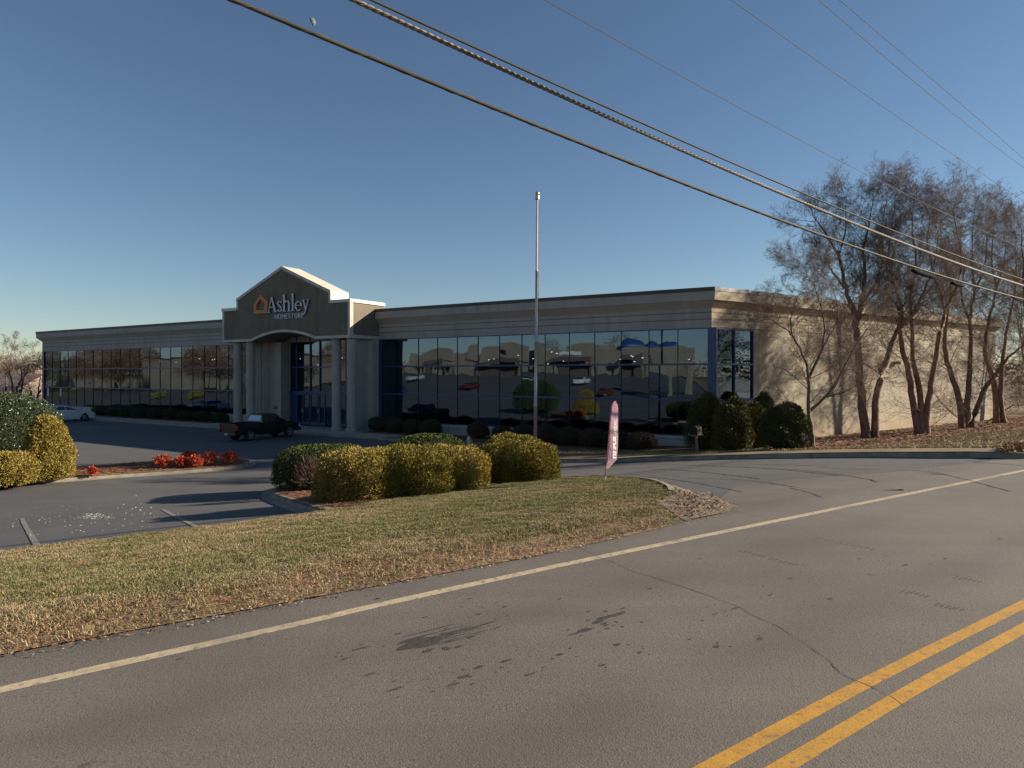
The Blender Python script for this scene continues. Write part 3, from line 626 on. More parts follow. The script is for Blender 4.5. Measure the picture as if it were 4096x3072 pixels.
def ring_strip(name, prof, matr, edges, parent):
    mb = MB(); rings = [(inset(foot, d), z) for d, z in prof]
    for e in edges:
        e2 = (e + 1) % len(foot)
        for (A, za), (B, zb) in zip(rings, rings[1:]):
            mb.add([(*A[e], za), (*A[e2], za), (*B[e2], zb), (*B[e], zb)], [(0, 1, 2, 3)])
    return mb.build(name, matr, parent)
def mixm(matr, name): return matr
W = 0.45
low = [(W + .2, GT - .0), (W, GT), (W, GT + .47), (W + .035, GT + .472), (W + .035, GT + .51), (W, GT + .512), (W, GT + .85), (W + .035, GT + .852), (W + .035, GT + .89), (W, GT + .892), (W, GT + 1.09)]
cove = [(W, GT + 1.09), (W - .06, GT + 1.16), (0.04, GT + 1.50)]; top = [(0.04, GT + 1.50), (0.0, GT + 1.52), (0.0, GT + 2.02)]
capp = [(0.0, GT + 2.02), (-0.03, GT + 2.02), (-0.03, GT + 2.24), (0.3, GT + 2.26)]
front, side = [4], [0]
M['groove'] = mat('stucco_groove', (0.15, 0.13, 0.11), 0.9)
for zz in (.468, .848, .0): ring_strip('groove', [(W - .004, GT + zz), (W - .004, GT + zz + .05)], M['groove'], [0, 4] if zz else [0], store)
SM = M['side']
ring_strip('fascia', low, M['stucco_l'], front, store); ring_strip('fascia', low, SM, [0, 1, 2, 3], store)
ring_strip('cove', cove, mat('front_cove', (0.47, 0.415, 0.35), 0.9, (0.43, 0.38, 0.32), .6), front, store); ring_strip('cove', cove, mat('side_cove', (0.38, 0.31, 0.22), 0.9, (0.33, 0.27, 0.19), .6), [0, 1, 2, 3], store)
ring_strip('upper_fascia', top, M['stucco_l'], front, store); ring_strip('upper_fascia', top, SM, [0, 1, 2, 3], store)
ring_strip('roof_edge', capp, M['cap'], front, store); ring_strip('roof_edge', capp, M['cap_s'], [0, 1, 2, 3], store)
rf = inset(foot, 0.25); mb = MB(); mb.add([(*p, GT + 2.1) for p in rf], [tuple(range(len(rf)))]); mb.build('roof', mat('roof_membrane', (0.3, 0.29, 0.27), 0.9), store)
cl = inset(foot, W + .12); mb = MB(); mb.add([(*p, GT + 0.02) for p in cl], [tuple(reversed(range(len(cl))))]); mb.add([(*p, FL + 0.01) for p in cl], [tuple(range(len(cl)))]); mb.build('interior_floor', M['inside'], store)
wi = inset(foot, W)
def wallstrip(mb, A, B, z0, z1, th=0.25):
    A = Vector(A); B = Vector(B); d = (B - A).normalized(); n = Vector((-d.y, d.x)) * th
    mb.hexa([(*A, z0), (*B, z0), (*(B + n), z0), (*(A + n), z0), (*A, z1), (*B, z1), (*(B + n), z1), (*(A + n), z1)])
# side wall with window opening s 0.25..3.75
dS = (Vector(wi[1]) - Vector(wi[0])).normalized()
def SP(s): return tuple(Vector(wi[0]) + dS * s)
mb = MB(); wallstrip(mb, SP(3.75), wi[1], -2.6, GT); wallstrip(mb, SP(0.05), SP(3.75), -2.6, 0.76)
def side_extra(ns, L, src, out, mix, noi, tc):
    sx = ns.new('ShaderNodeSeparateXYZ'); L.new(tc.outputs['Object'], sx.inputs[0])
    r = ns.new('ShaderNodeMapRange'); r.inputs[1].default_value = 1.5; r.inputs[2].default_value = 0.0; L.new(sx.outputs[2], r.inputs[0])
    v, _ = noi(1.3, 4, 0.35, 0.75); m = ns.new('ShaderNodeMath'); m.operation = 'MULTIPLY'; L.new(r.outputs[0], m.inputs[0]); L.new(v, m.inputs[1])
    out = mix(out, (0.42, 0.25, 0.12), m.outputs[0])
    w_ = ns.new('ShaderNodeMath'); w_.operation = 'PINGPONG'; w_.inputs[1].default_value = 1.035; L.new(sx.outputs[2], w_.inputs[0])
    l = ns.new('ShaderNodeMath'); l.operation = 'LESS_THAN'; l.inputs[1].default_value = 0.012; L.new(w_.outputs[0], l.inputs[0])
    out = mix(out, (0.30, 0.26, 0.2), mulf(ns, L, l.outputs[0], 0.5)); return streaks((0.20, 0.16, 0.115), .55)(ns, L, src, out, mix, noi, tc)
M['sidewall'] = mat('side_wall_stucco', (0.365, 0.32, 0.24), 0.9, (0.315, 0.275, 0.205), 0.5, bump=0.2, bscale=40, extra=side_extra)
mb.build('side_wall', M['sidewall'], store)
mb = MB()
for i in (1, 2, 3): wallstrip(mb, wi[i], wi[(i + 1) % 5], -3, GT)
mb.build('rear_wall', M['side'], store)
# low base wall under the front glass
z0, z1, z2 = -1.27, 0.80, 2.86
mb = MB(); mb.fbox(0.02, 24.9, -W - .25, -W + .02, -2.7, z0); mb.fbox(39.5, 77.3 - W, -W - .25, -W + .02, -2.7, z0)
mb.fbox(0.02, 24.9, -W - .2, -W + .10, z0 - 0.16, z0 - .01); mb.fbox(39.5, 77.3 - W, -W - .2, -W + .10, z0 - 0.16, z0 - .01)
mb.build('base_wall', M['trim'], store)
# glazing bays: each bay one window with frame bars as its part
def bay(t0, t1, o=-W, zs=(z0, z1, z2, GT), parent=store):
    g = MB()
    for a, b in zip(zs, zs[1:]):
        ti = rng.gauss(0, 0.0016); tj = rng.gauss(0, 0.0016)
        e = (t1 - t0)
        g.add([FP(t1, o - .06 + tj * e, a), FP(t0, o - .06 - tj * e, a), FP(t0, o - .06 - tj * e + ti * (b - a), b), FP(t1, o - .06 + tj * e + ti * (b - a), b)], [(0, 1, 2, 3)])
    w_ = g.build('window', M['glass'], parent)
    for i, z in enumerate(zs):
        f = MB(); hh = 0.05 if 0 < i < len(zs) - 1 else 0.055
        f.fbox(t0, t1, o - .09, o + .035, z - hh * (0 if i == 0 else 1), z + hh * (0 if i == len(zs) - 1 else 1))
        f.build('transom', M['sash'], w_)
    j = MB(); j.fbox(t0 - .016, t0 + .016, o - .07, o - .02, zs[0] + .05, zs[-1] - .05); j.build('mullion', M['joint'], w_)
    return w_
for k in range(14): bay(0.5 + 1.743 * k, 0.5 + 1.743 * (k + 1))
nL = 21; wL = (76.4 - 39.6) / nL
for k in range(nL): bay(39.6 + wL * k, 39.6 + wL * (k + 1))
for a, b in ((24.9, 25.15), (39.4, 39.6), (76.4, 76.75), (0.0, 0.5)):
    mb = MB(); mb.fbox(a, b, -W - .1, -W + .055, z0, GT); mb.build('jamb', M['sash'], store)
for k in range(2):
    A, B = Vector(SP(0.3 + 1.72 * k)), Vector(SP(0.3 + 1.72 * (k + 1))); nn = Vector((dS.y, -dS.x)) * -0.07
    g = MB()
    for a, b in ((z1, z2), (z2, GT)): g.add([(*(A + nn), a), (*(B + nn), a), (*(B + nn), b), (*(A + nn), b)], [(0, 1, 2, 3)])
    w_ = g.build('window', M['glass'], store)
    f = MB(); nn = nn / .07
    def sb(s0, s1, za, zb, p=0.05):
        a, b = Vector(SP(s0)), Vector(SP(s1)); o1 = -nn * p; o2 = nn * 0.1
        f.hexa([(*(a + o1), za), (*(b + o1), za), (*(b + o2), za), (*(a + o2), za), (*(a + o1), zb), (*(b + o1), zb), (*(b + o2), zb), (*(a + o2), zb)])
    s0 = 0.3 + 1.72 * k
    sb(s0, s0 + 1.72, z1 - .06, z1 + .06); sb(s0, s0 + 1.72, z2 - .05, z2 + .05); sb(s0, s0 + 1.72, GT - .09, GT - .004)
    if k == 0: sb(-.02, s0, z1 - .06, GT - .004, 0.052)
    sb(s0 + 1.69, s0 + 1.75, z1, GT - .01, 0.04)
    f.build('frame', M['sash'], w_)
# interior: columns, back partition, ceiling lamps
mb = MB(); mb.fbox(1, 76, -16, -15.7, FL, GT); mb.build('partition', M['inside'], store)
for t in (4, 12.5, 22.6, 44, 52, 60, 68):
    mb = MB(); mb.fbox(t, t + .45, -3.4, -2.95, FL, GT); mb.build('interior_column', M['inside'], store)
for k in range(34):
    t = rng.choice([rng.uniform(1, 24), rng.uniform(40, 74)]); o = rng.uniform(-14, -4)
    c = FP(t, o, 3.0 + rng.uniform(0, 1.2)); mb = MB(); mb.box(c[0] - .05, c[0] + .05, c[1] - .05, c[1] + .05, c[2] - .02, c[2] + .02)
    mb.build('ceiling_lamp', M['lamp'], store)
# posters on the far left doors
mb = MB()
for t in (75.4, 72.6): mb.fbox(t, t + .35, -W - .05, -W - .03, z1 - 1.0, z1 - .1)
mb.build('notice', M['white'], store)

# portico ---------------------------------------------------------
PO = 2.6; tR, tL = 25.15, 39.55; gR, gL = 27.1, 37.75; tc_ = 32.35; zb = 4.92
aR, aL = 28.7, 35.9
arch = [(aR + (aL - aR) * i / 20, zb + 0.62 * math.sin(math.pi * i / 20) ** 0.85) for i in range(21)]
outl = [(tR, zb)] + arch + [(tL, zb), (tL, 7.50), (gL, 7.50), (gL, 8.20), (tc_, 10.40), (gR, 8.20), (gR, 7.50), (tR, 7.50)]
def prism(mb, pts, o0, o1, mi=0):
    n = len(pts); V = [FP(t, o1, z) for t, z in pts] + [FP(t, o0, z) for t, z in pts]
    mb.add(V, [tuple(reversed(range(n))), tuple(range(n, 2 * n))] + [(i, (i + 1) % n, n + (i + 1) % n, n + i) for i in range(n)], mi)
mb = MB()
prism(mb, outl, PO - 0.35, PO)                       # face wall
mb.fbox(tR, tR + .3, -0.9, PO - .35, zb, 7.50); mb.fbox(tL - .3, tL, -0.9, PO - .35, zb, 7.50)
mb.fbox(tR + .3, tL - .3, -0.9, PO - .36, 7.2, 7.49)
gab = [(gR, 7.45), (gL, 7.45), (gL, 8.19), (tc_, 10.39), (gR, 8.19)]
prism(mb, gab, 0.9, PO - .351)
mb.build('pediment_wall', M['stucco_d'], store)
mb = MB(); V0 = []
for (t, z) in [(tR + .3, zb)] + arch + [(tL - .3, zb)]: V0.append((t, z))
for (a, b) in zip(V0, V0[1:]): mb.add([FP(a[0], PO - .35, a[1] + .02), FP(b[0], PO - .35, b[1] + .02), FP(b[0], -W, b[1] + .02), FP(a[0], -W, a[1] + .02)], [(0, 1, 2, 3)])
mb.build('soffit', M['stucco_m'], store)
# trim
mb = MB(); T = PO + .05; w_ = .21
def seg(a, b, wd, o0=PO - .1, o1=T, up=1):
    (t0, za), (t1, zc) = a, b; mb.hexa([FP(t1, o1, zc), FP(t0, o1, za), FP(t0, o0, za), FP(t1, o0, zc), FP(t1, o1, zc + wd), FP(t0, o1, za + wd), FP(t0, o0, za + wd), FP(t1, o0, zc + wd)])
seg((tR - .04, zb - .02), (aR, zb - .02), w_)
for a, b in zip(arch, arch[1:]): seg((a[0], a[1] - .02), (b[0], b[1] - .02), w_)
seg((aL, zb - .02), (tL + .04, zb - .02), w_)
mb.fbox(tR - .04, tR + .2, PO - .1, T - .003, zb + .19, 7.5); mb.fbox(tL - .2, tL + .04, PO - .1, T - .003, zb + .19, 7.5)
mb.fbox(gR - .03, gR + .17, PO - .1, T - .004, 7.5, 8.3); mb.fbox(gL - .17, gL + .03, PO - .1, T - .004, 7.5, 8.3)
seg((gR - .03, 8.17), (tc_, 10.38), w_, PO - .1, T + .02); seg((gL + .03, 8.17), (tc_, 10.38), w_, PO - .1, T + .02)
mb.fbox(tR - .04, tR + .0, -0.5, PO - .1, zb - .02, zb + w_)            # return along the right flank
mb.fbox(tL, tL + .04, -0.5, PO - .1, zb - .02, zb + w_)
mb.fbox(tR - .043, tR + .0, PO - .28, PO - .1, zb + w_, 7.5)
mb.build('trim', M['trim'], store, bevel=0.012)
mb = MB()
mb.fbox(tR - .09, gR + .0, -1.0, T + .04, 7.47, 7.70); mb.fbox(gL, tL + .09, -1.0, T + .04, 7.47, 7.70)
# gable coping: sloping slab with seams, and the white flank of the gable
for sgn, ge in ((1, gR), (-1, gL)):
    for j in range(3):
        oa = 0.85 + j * (T - .83) / 3; ob = 0.85 + (j + 1) * (T - .83) / 3 - .02
        e = -sgn * .05
        mb.hexa([FP(ge + e, ob, 8.22), FP(tc_, ob, 10.43), FP(tc_, oa, 10.43), FP(ge + e, oa, 8.22), FP(ge + e, ob, 8.42), FP(tc_, ob, 10.63), FP(tc_, oa, 10.63), FP(ge + e, oa, 8.42)])
    mb.fbox(ge - sgn * .05, ge, 0.85, PO - .1, 7.70, 8.22)
mb.build('coping', M['metalroof'], store)
for jt in (gR + .06, gL - .06):
    mb = MB(); mb.fbox(jt - .012, jt + .012, PO - .01, PO + .003, zb + .22, 7.5); mb.build('control_joint', M['groove'], store)
# columns
def column(t, o, r_=0.345, ztop=zb):
    c = FP(t, o, FL); mb = MB(); Hh = ztop - FL
    mb.lathe(c, [(r_ + .10, 0), (r_ + .10, .10), (r_ + .06, .13), (r_ + .075, .17), (r_ + .03, .22), (r_, .24), (r_, Hh - .12), (r_ + .03, Hh - .1), (r_ + .03, Hh + .01)], 32)
    return mb.build('column', M['column'], store, ang=40)
for t, o in ((25.55, 2.05), (27.05, 2.05), (36.75, 2.05), (38.35, 2.05)): column(t, o)
for t, o, r_ in ((25.75, .05, .5), (36.9, .35, .42), (38.9, .3, .4)): column(t, o, r_)
mb = MB(); mb.fbox(25.15, 27.6, -W - .3, 0.1, FL - .2, zb); mb.fbox(25.45, 25.95, 0.1, 1.9, FL, zb)
mb.build('entrance_wall', M['column'], store); mb = MB()
mb.fbox(35.0, 39.5, -W - .3, 0.4, FL - .2, zb); mb.fbox(35.0, 35.75, .4, .5, FL, zb); mb.fbox(37.5, 38.2, .4, .48, FL, zb)
mb.build('entrance_wall', M['column'], store)
# entrance glazing and doors
dz = [FL + .02, 0.80, z2, 5.45]; cols = [27.6, 28.6, 30.05, 31.5, 32.6, 34.2, 35.0]
for a, b in zip(cols, cols[1:]):
    g = MB(); zz = [0.80, z2, 5.5]
    for c, d in zip(zz, zz[1:]): g.add([FP(b, -W - .05, c), FP(a, -W - .05, c), FP(a, -W - .05, d), FP(b, -W - .05, d)], [(0, 1, 2, 3)])
    w_ = g.build('window', M['glass'], store); f = MB()
    f.fbox(a, b, -W - .09, -W + .04, z2 - .05, z2 + .05); f.fbox(a - .045, a + .045, -W - .09, -W + .05, .8, 5.5); f.build('frame', M['sash'], w_)
mb = MB(); mb.fbox(27.6, 35, -W - .1, -W + .06, .68, .9); mb.fbox(27.6, 35, -W - .1, -W + .0, FL, FL + .03); mb.fbox(34.2, 35, -W - .09, -W - .02, FL, .68)
mb.build('door_frame', M['sash'], store)
for a, b in ((28.6, 29.3), (29.35, 30.05), (30.9, 31.6), (31.65, 32.6), (32.68, 33.4), (33.45, 34.2)):
    mb = MB()
    mb.fbox(a + .01, a + .09, -W - .08, -W + .02, FL + .03, .68); mb.fbox(b - .09, b - .01, -W - .08, -W + .02, FL + .03, .68)
    mb.fbox(a + .09, b - .09, -W - .08, -W + .02, .56, .68); mb.fbox(a + .09, b - .09, -W - .08, -W + .02, FL + .03, FL + .24)
    d = mb.build('door', M['sash'], store)
    g = MB(); g.add([FP(b - .09, -W - .03, FL + .24), FP(a + .09, -W - .03, FL + .24), FP(a + .09, -W - .03, .56), FP(b - .09, -W - .03, .56)], [(0, 1, 2, 3)]); g.build('pane', M['glass'], d)
    k = MB(); c0 = b - .05 if (a in (28.6, 30.9, 32.68)) else a + .05
    k.tube([FP(c0, -W + .02, -.85), FP(c0, -W + .09, -.82), FP(c0, -W + .09, -.55), FP(c0, -W + .02, -.52)], .018, 6); k.build('handle', M['alu'], d)
for a, b in ((27.6, 28.6), (30.05, 30.9)):
    g = MB(); g.add([FP(b, -W - .03, FL), FP(a, -W - .03, FL), FP(a, -W - .03, .7), FP(b, -W - .03, .7)], [(0, 1, 2, 3)]); g.build('window', M['glass'], store)
for t, o, z, ww, hh in ((35.4, .505, -.62, .36, .3), (26.8, .105, -.62, .22, .3)):
    mb = MB(); mb.fbox(t, t + ww, o, o + .03, z, z + hh); mb.build('wall_plaque', mat('plaque', (0.03, 0.04, 0.035), 0.5, (0.15, 0.14, 0.1), 18), store)

# sign ------------------------------------------------------------
def poly_sign(name, polys, o0, o1, m, parent):
    """flat shapes in the portico plane, (t,z) outline lists, with depth"""
    mb = MB()
    for p in polys: prism(mb, p, o0, o1)
    return mb.build(name, m, parent)
def S(px, py): return FT(px, py, PO + .12)
def cr(x, y): return S((850 + x * 750 / 1659) / 4, (1050 + y * 750 / 1659) / 4)
sgn = MB(); outer = [(427, 283), (365, 372), (368, 455), (478, 449), (490, 350)]; inner = [(425, 322), (388, 375), (390, 424), (456, 421), (462, 362)]
n = 5
for i in range(n):
    a, b, c, d = cr(*outer[i]), cr(*outer[(i + 1) % n]), cr(*inner[(i + 1) % n]), cr(*inner[i]); prism(sgn, [a, b, c, d], PO + .01, PO + .14)
logo = sgn.build('logo', M['orange'], store)
def strokes(name, items, m, lift, parent, o0=PO + .02, o1=PO + .15):
    """items: list of polylines [(x,y,halfwidth_x, halfwidth_y)] in crop coordinates"""
    mb = MB()
    for pl in items:
        for (a, b) in zip(pl, pl[1:]):
            (x0, y0, w0), (x1, y1, w1) = a, b; dx, dy = x1 - x0, y1 - y0; L_ = math.hypot(dx, dy) or 1; nx, ny = -dy / L_, dx / L_
            e = 0.6
            ax, ay, bx, by = x0 - dx / L_ * e, y0 - dy / L_ * e, x1 + dx / L_ * e, y1 + dy / L_ * e
            prism(mb, [cr(ax + nx * w0, ay + ny * w0), cr(bx + nx * w1, by + ny * w1), cr(bx - nx * w1, by - ny * w1), cr(ax - nx * w0, ay - ny * w0)], o0, o1 + rng.uniform(0, .004))
    return mb.build(name, m, parent)
def arc(cx, cy, rx, ry, a0, a1, w0, w1, n=12, mid=None):
    out = []
    for i in range(n + 1):
        a = R(a0 + (a1 - a0) * i / n); c = math.cos(a); s_ = math.sin(a)
        ww = w0 + (w1 - w0) * abs(c); out.append((cx + rx * c, cy - ry * s_, ww))
    return out
k = 3.2; K = 6.6
A_ = [[(524, 310, 2.2), (496, 440, k)], [(524, 308, 5), (556, 436, K + 1.5)], [(506, 400, 3), (546, 396, 3)], [(486, 442, 2.6), (512, 441, 2.6)], [(538, 438, 2.6), (572, 434, 2.6)]]
s1 = [arc(595, 362, 16, 17, 20, 200, 3, 5.5, 8), [(579, 366, 5), (596, 386, 7), (612, 405, 6)], arc(596, 414, 17, 18, 0, -170, 3.2, 5.5, 8)]
h1 = [[(635, 288, K), (635, 432, K)], [(622, 290, 2.6), (636, 286, 4)], arc(660, 362, 18, 22, 160, 10, 4.5, 6, 8), [(679, 358, K), (679, 428, K)], [(620, 434, 2.6), (650, 432, 2.6)], [(664, 431, 2.6), (694, 429, 2.6)]]
l1 = [[(710, 280, K), (712, 428, K)], [(698, 282, 2.6), (712, 278, 4)], [(698, 429, 2.6), (726, 427, 2.6)]]
e1 = [arc(762, 384, 26, 40, 0, 310, 3.4, 6.5, 18), [(738, 380, 3), (788, 376, 3)]]
y1 = [[(806, 334, 6.5), (826, 418, 5.5)], [(850, 328, 3), (826, 420, 3.6), (812, 456, 5), (796, 458, 4.5)], [(792, 334, 2.6), (818, 332, 2.6)], [(838, 328, 2.6), (858, 326, 2.6)]]
word = root('lettering', (0, 0, 0), None, None)
bpy.data.objects.remove(word)
allS = A_ + s1 + h1 + l1 + e1 + y1
strokes('lettering', allS, M['letter'], 0, store, PO + .10, PO + .155)
strokes('letter_return', [[(x + 1.2, y + .8, w_ + .6) for x, y, w_ in pl] for pl in allS], M['return'], 0, store, PO + .008, PO + .097)
def sans(ch, x, y, w_, hh, sw=2.7):
    X = lambda a: x + a * w_; Y = lambda b: y - b * hh
    P_ = {'H': [[(0, 0), (0, 1)], [(1, 0), (1, 1)], [(0, .5), (1, .5)]], 'O': None, 'M': [[(0, 0), (0, 1), (.5, .35), (1, 1), (1, 0)]], 'E': [[(1, 0), (0, 0), (0, 1), (1, 1)], [(0, .52), (.85, .52)]],
          'S': [[(1, .85), (.75, 1), (.25, 1), (0, .82), (.05, .62), (.9, .40), (1, .18), (.75, 0), (.25, 0), (0, .14)]], 'T': [[(0, 1), (1, 1)], [(.5, 1), (.5, 0)]], 'R': [[(0, 0), (0, 1), (.75, 1), (1, .78), (.75, .5), (0, .5)], [(.55, .5), (1, 0)]]}[ch]
    if P_ is None: P_ = [[(.5 + .5 * math.cos(2 * math.pi * i / 14), .5 + .5 * math.sin(2 * math.pi * i / 14)) for i in range(15)]]
    return [[(X(a), Y(b), sw) for a, b in pl] for pl in P_]
it = []; x = 548
for i, ch in enumerate('HOMESTORE'):
    w_ = {'M': 25, 'O': 23, 'H': 18, 'E': 14, 'S': 15, 'T': 18, 'R': 16}[ch]; it += sans(ch, x, 498 - (x - 548) * .05, w_, 40); x += w_ + 10
strokes('lettering', it, M['letter'], 0, store, PO + .02, PO + .06)
# wall lamp on the side wall
c = SP(20.5); mb = MB(); nrm = Vector((dS.y, -dS.x)); c2 = Vector(c) + nrm * .15
mb.box(c2.x - .22, c2.x + .22, c2.y - .18, c2.y + .18, 3.0, 3.22); wl = mb.build('wall_lamp', M['black'], store, bevel=.03)

# ------------------------------------------------------------------ shrubs
def sup(n, p):
    d = nr.normal(size=(n, 3)); d /= np.linalg.norm(d, axis=1)[:, None]
    r_ = (np.abs(d) ** p).sum(1) ** (-1 / p); return d, r_
def leaves(blobs, n, size, asp=1.0, out=0.5, shell=(0.80, 1.03), p=2.4, zmin=0.04, lump=0.10, lsc=1.6, up=0.0, rand=0.7):
    """leaf quads through the outer shell of several blobs (cx,cy,cz,rx,ry,rz), local coordinates; returns verts, faces"""
    Vs = []; areas = np.array([b[3] * b[4] + b[3] * b[5] + b[4] * b[5] for b in blobs]); areas = areas / areas.sum()
    for bi, b in enumerate(blobs):
        m = int(n * areas[bi]); d, r_ = sup(m, p); k = d[:, 2] > -0.55; d = d[k]; r_ = r_[k]; m = len(d)
        s_ = nr.uniform(shell[0], shell[1], m)
        base = d * r_[:, None]
        lum = np.array([mnoise.noise((q[0] * lsc * b[3] + bi * 7, q[1] * lsc * b[4], q[2] * lsc * b[5])) for q in base])
        pos = base * (s_ + lump * lum)[:, None] * np.array(b[3:6]) + np.array(b[:3])
        nor = base / np.array(b[3:6]); nor /= np.linalg.norm(nor, axis=1)[:, None]
        keep = pos[:, 2] > zmin
        for bj, c in enumerate(blobs):
            if bj != bi:
                e = np.abs((pos - np.array(c[:3])) / np.array(c[3:6])); keep &= (e ** p).sum(1) > 0.62
        pos = pos[keep]; nor = nor[keep]; m = len(pos)
        dirv = nor * out + nr.normal(size=(m, 3)) * rand * 0.6 + np.array([0, 0, up]); dirv /= np.linalg.norm(dirv, axis=1)[:, None]
        sd = np.cross(dirv, nr.normal(size=(m, 3))); sd /= np.linalg.norm(sd, axis=1)[:, None]
        L_ = size * asp * nr.uniform(0.6, 1.3, m)[:, None]; W_ = size * nr.uniform(0.6, 1.2, m)[:, None] * 0.5
        Vs.append(np.stack([pos, pos + dirv * L_ * .5 + sd * W_, pos + dirv * L_, pos + dirv * L_ * .5 - sd * W_], 1).reshape(-1, 3))
    V = np.concatenate(Vs); return V, np.arange(len(V)).reshape(-1, 4)
def coremesh(blobs, sc_, p, material, parent, name='branches'):
    for b in blobs[:1] if False else blobs:
        pass
    vs = []; fs = []
    for b in blobs:
        bm = bmesh.new(); bmesh.ops.create_icosphere(bm, subdivisions=3, radius=1)
        o = len(vs)
        for v in bm.verts:
            d = v.co.normalized(); r_ = (abs(d.x) ** p + abs(d.y) ** p + abs(d.z) ** p) ** (-1 / p) * sc_ * (1 + .08 * mnoise.noise(d * 3))
            vs.append((b[0] + d.x * r_ * b[3], b[1] + d.y * r_ * b[4], max(0.02, b[2] + d.z * r_ * b[5])))
        fs += [tuple(v.index + o for v in f.verts) for f in bm.faces]; bm.free()
    me = bpy.data.meshes.new(name); me.from_pydata(vs, [], fs); return link(name, me, parent, material, True)
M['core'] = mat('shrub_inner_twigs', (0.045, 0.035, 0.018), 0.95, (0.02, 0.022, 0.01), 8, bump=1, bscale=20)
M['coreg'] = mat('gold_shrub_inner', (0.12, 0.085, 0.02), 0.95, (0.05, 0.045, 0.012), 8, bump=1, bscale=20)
def shrub(name, loc, blobs, n, size, matl, label, group=None, core='core', cs=0.82, p=2.4, cat='shrub', **kw):
    t = root(name, loc, label, cat, group)
    V, F = leaves(blobs, n, size, p=p, **kw); np_mesh('foliage', V, F, matl, t)
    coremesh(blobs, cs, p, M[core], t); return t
def at(px, py, back=0.0, raise_=0.0):
    x, y = G(px, py); L_ = math.hypot(x, y); x += x / L_ * back; y += y / L_ * back
    return (x, y, h(x, y) + raise_)
def sc_at(px, py): return FPX / G(px, py)[1]
GG = 'clipped shrubs on the bed by the parking stalls'
# golden shrubs on the peninsula
def dome(px0, px1, ytop, ybase, depth, ground):
    """returns location and half sizes from the picture extents"""
    pc = (px0 + px1) / 2; x, y = G(pc, ybase); s_ = FPX / (y + depth); rx = (px1 - px0) / 2 / s_; loc = at(pc, ybase, depth, ground)
    ht = (EYE + (HZ - ytop) / FPX * (loc[1])) - loc[2]; return loc, rx, ht
loc, rx, ht = dome(320, 394, 451, 508, 1.0, .10)
shrub('golden_shrub', loc, [(0, 0, ht * .42, rx, .98, ht * .58), (-.25, -.1, ht * .3, rx * .75, .85, ht * .5), (.35, .15, ht * .5, rx * .7, .8, ht * .48)], 85000, .023, M['gold'], 'golden shrub with bright lit top, between the green boxy shrub and the double humped one', GG, 'coreg', asp=2.8, up=.25, lump=.17, lsc=2.6, p=3.2)
loc, rx, ht = dome(374, 452, 448, 502.5, 1.05, .10)
shrub('golden_shrub', loc, [(-.1, 0, ht * .42, rx, 1.05, ht * .58), (.25, .1, ht * .4, rx * .8, .9, ht * .5)], 95000, .023, M['goldgreen'], 'tallest yellow green shrub in the middle of the golden row, with rounded left hump', GG, 'coreg', asp=2.8, up=.25, lump=.17, lsc=2.6, p=3.2)
loc, rx, ht = dome(424, 487, 448, 496.5, 1.1, .10)
shrub('golden_shrub', loc, [(0, 0, ht * .42, rx, 1.05, ht * .57), (-.4, .3, ht * .42, rx * .6, .8, ht * .55)], 85000, .023, M['gold'], 'golden shrub merging with the right of the tallest one, sunlit on its right flank', GG, 'coreg', asp=2.8, up=.25, lump=.17, lsc=2.6, p=3.2)
loc, rx, ht = dome(479, 557, 441, 487, 1.05, .10)
shrub('golden_shrub', loc, [(0, 0, ht * .42, rx, 1.1, ht * .58), (-.2, .6, ht * .5, rx * .7, .9, ht * .58)], 95000, .023, M['goldgreen'], 'rounded olive gold shrub standing apart at the right end, in front of the flagpole', GG, 'coreg', asp=2.8, up=.25, lump=.17, lsc=2.6, p=3.2)
# green clipped ones
loc, rx, ht = dome(277, 372, 445, 494, 1.25, .10)
shrub('clipped_shrub', loc, [(0, 0, ht * .45, rx, 1.3, ht * .55)], 26000, .04, M['boxleaf'], 'dark green flat topped shrub with brown twigs, left end of the shrub bed', GG, 'core', p=3.0, asp=1.3, shell=(.9, 1.02), lump=.05)
bt = root('dead_twigs', at(309, 498, .15, .1), 'patch of bare brown twigs poking from the front of the flat topped shrub', 'twigs')
V, F = leaves([(0, .3, .5, .5, .45, .55)], 1300, .014, asp=22, out=.6, up=.6, shell=(.4, .9)); np_mesh('twigs', V, F, M['brownleaf'], bt)
loc, rx, ht = dome(392, 466, 434.5, 484, 1.4, .10)
shrub('clipped_shrub', loc, [(0, 0, ht * .45, rx, 1.5, ht * .55)], 26000, .042, M['boxleaf'], 'light green domed shrub behind the golden row, seen over their tops', GG, 'core', p=2.6, asp=1.3, shell=(.92, 1.02), lump=.04)
# left island: holly and golden cones
loc, rx, ht = dome(-60, 46, 393.5, 476, 2.0, .15)
shrub('holly_bush', loc, [(0, 0, ht * .45, rx, 2.3, ht * .55), (.5, -.2, ht * .4, rx * .75, 2.0, ht * .52), (-.7, .2, ht * .5, rx * .7, 1.9, ht * .52)], 85000, .05, M['holly'], 'big glossy dark green holly bush on the island at the left edge', None, 'core', asp=1.6, shell=(.86, 1.03), lump=.12, lsc=.8)
LG = 'golden shrubs in front of the big holly'
loc, rx, ht = dome(27, 69, 416, 485.5, .85, .15)
shrub('golden_shrub', loc, [(0, 0, ht * .25, rx * 1.0, .95, ht * .55), (-.02, 0, ht * .55, rx * .74, .72, ht * .45), (-.05, 0, ht * .74, rx * .45, .46, ht * .27)], 60000, .032, M['gold'], 'tall golden egg shaped shrub right of the big holly bush', LG, 'coreg', asp=2.8, lump=.15, lsc=2.4, up=.35, p=2.1)
loc, rx, ht = dome(-14, 33, 453, 491.5, .9, .15)
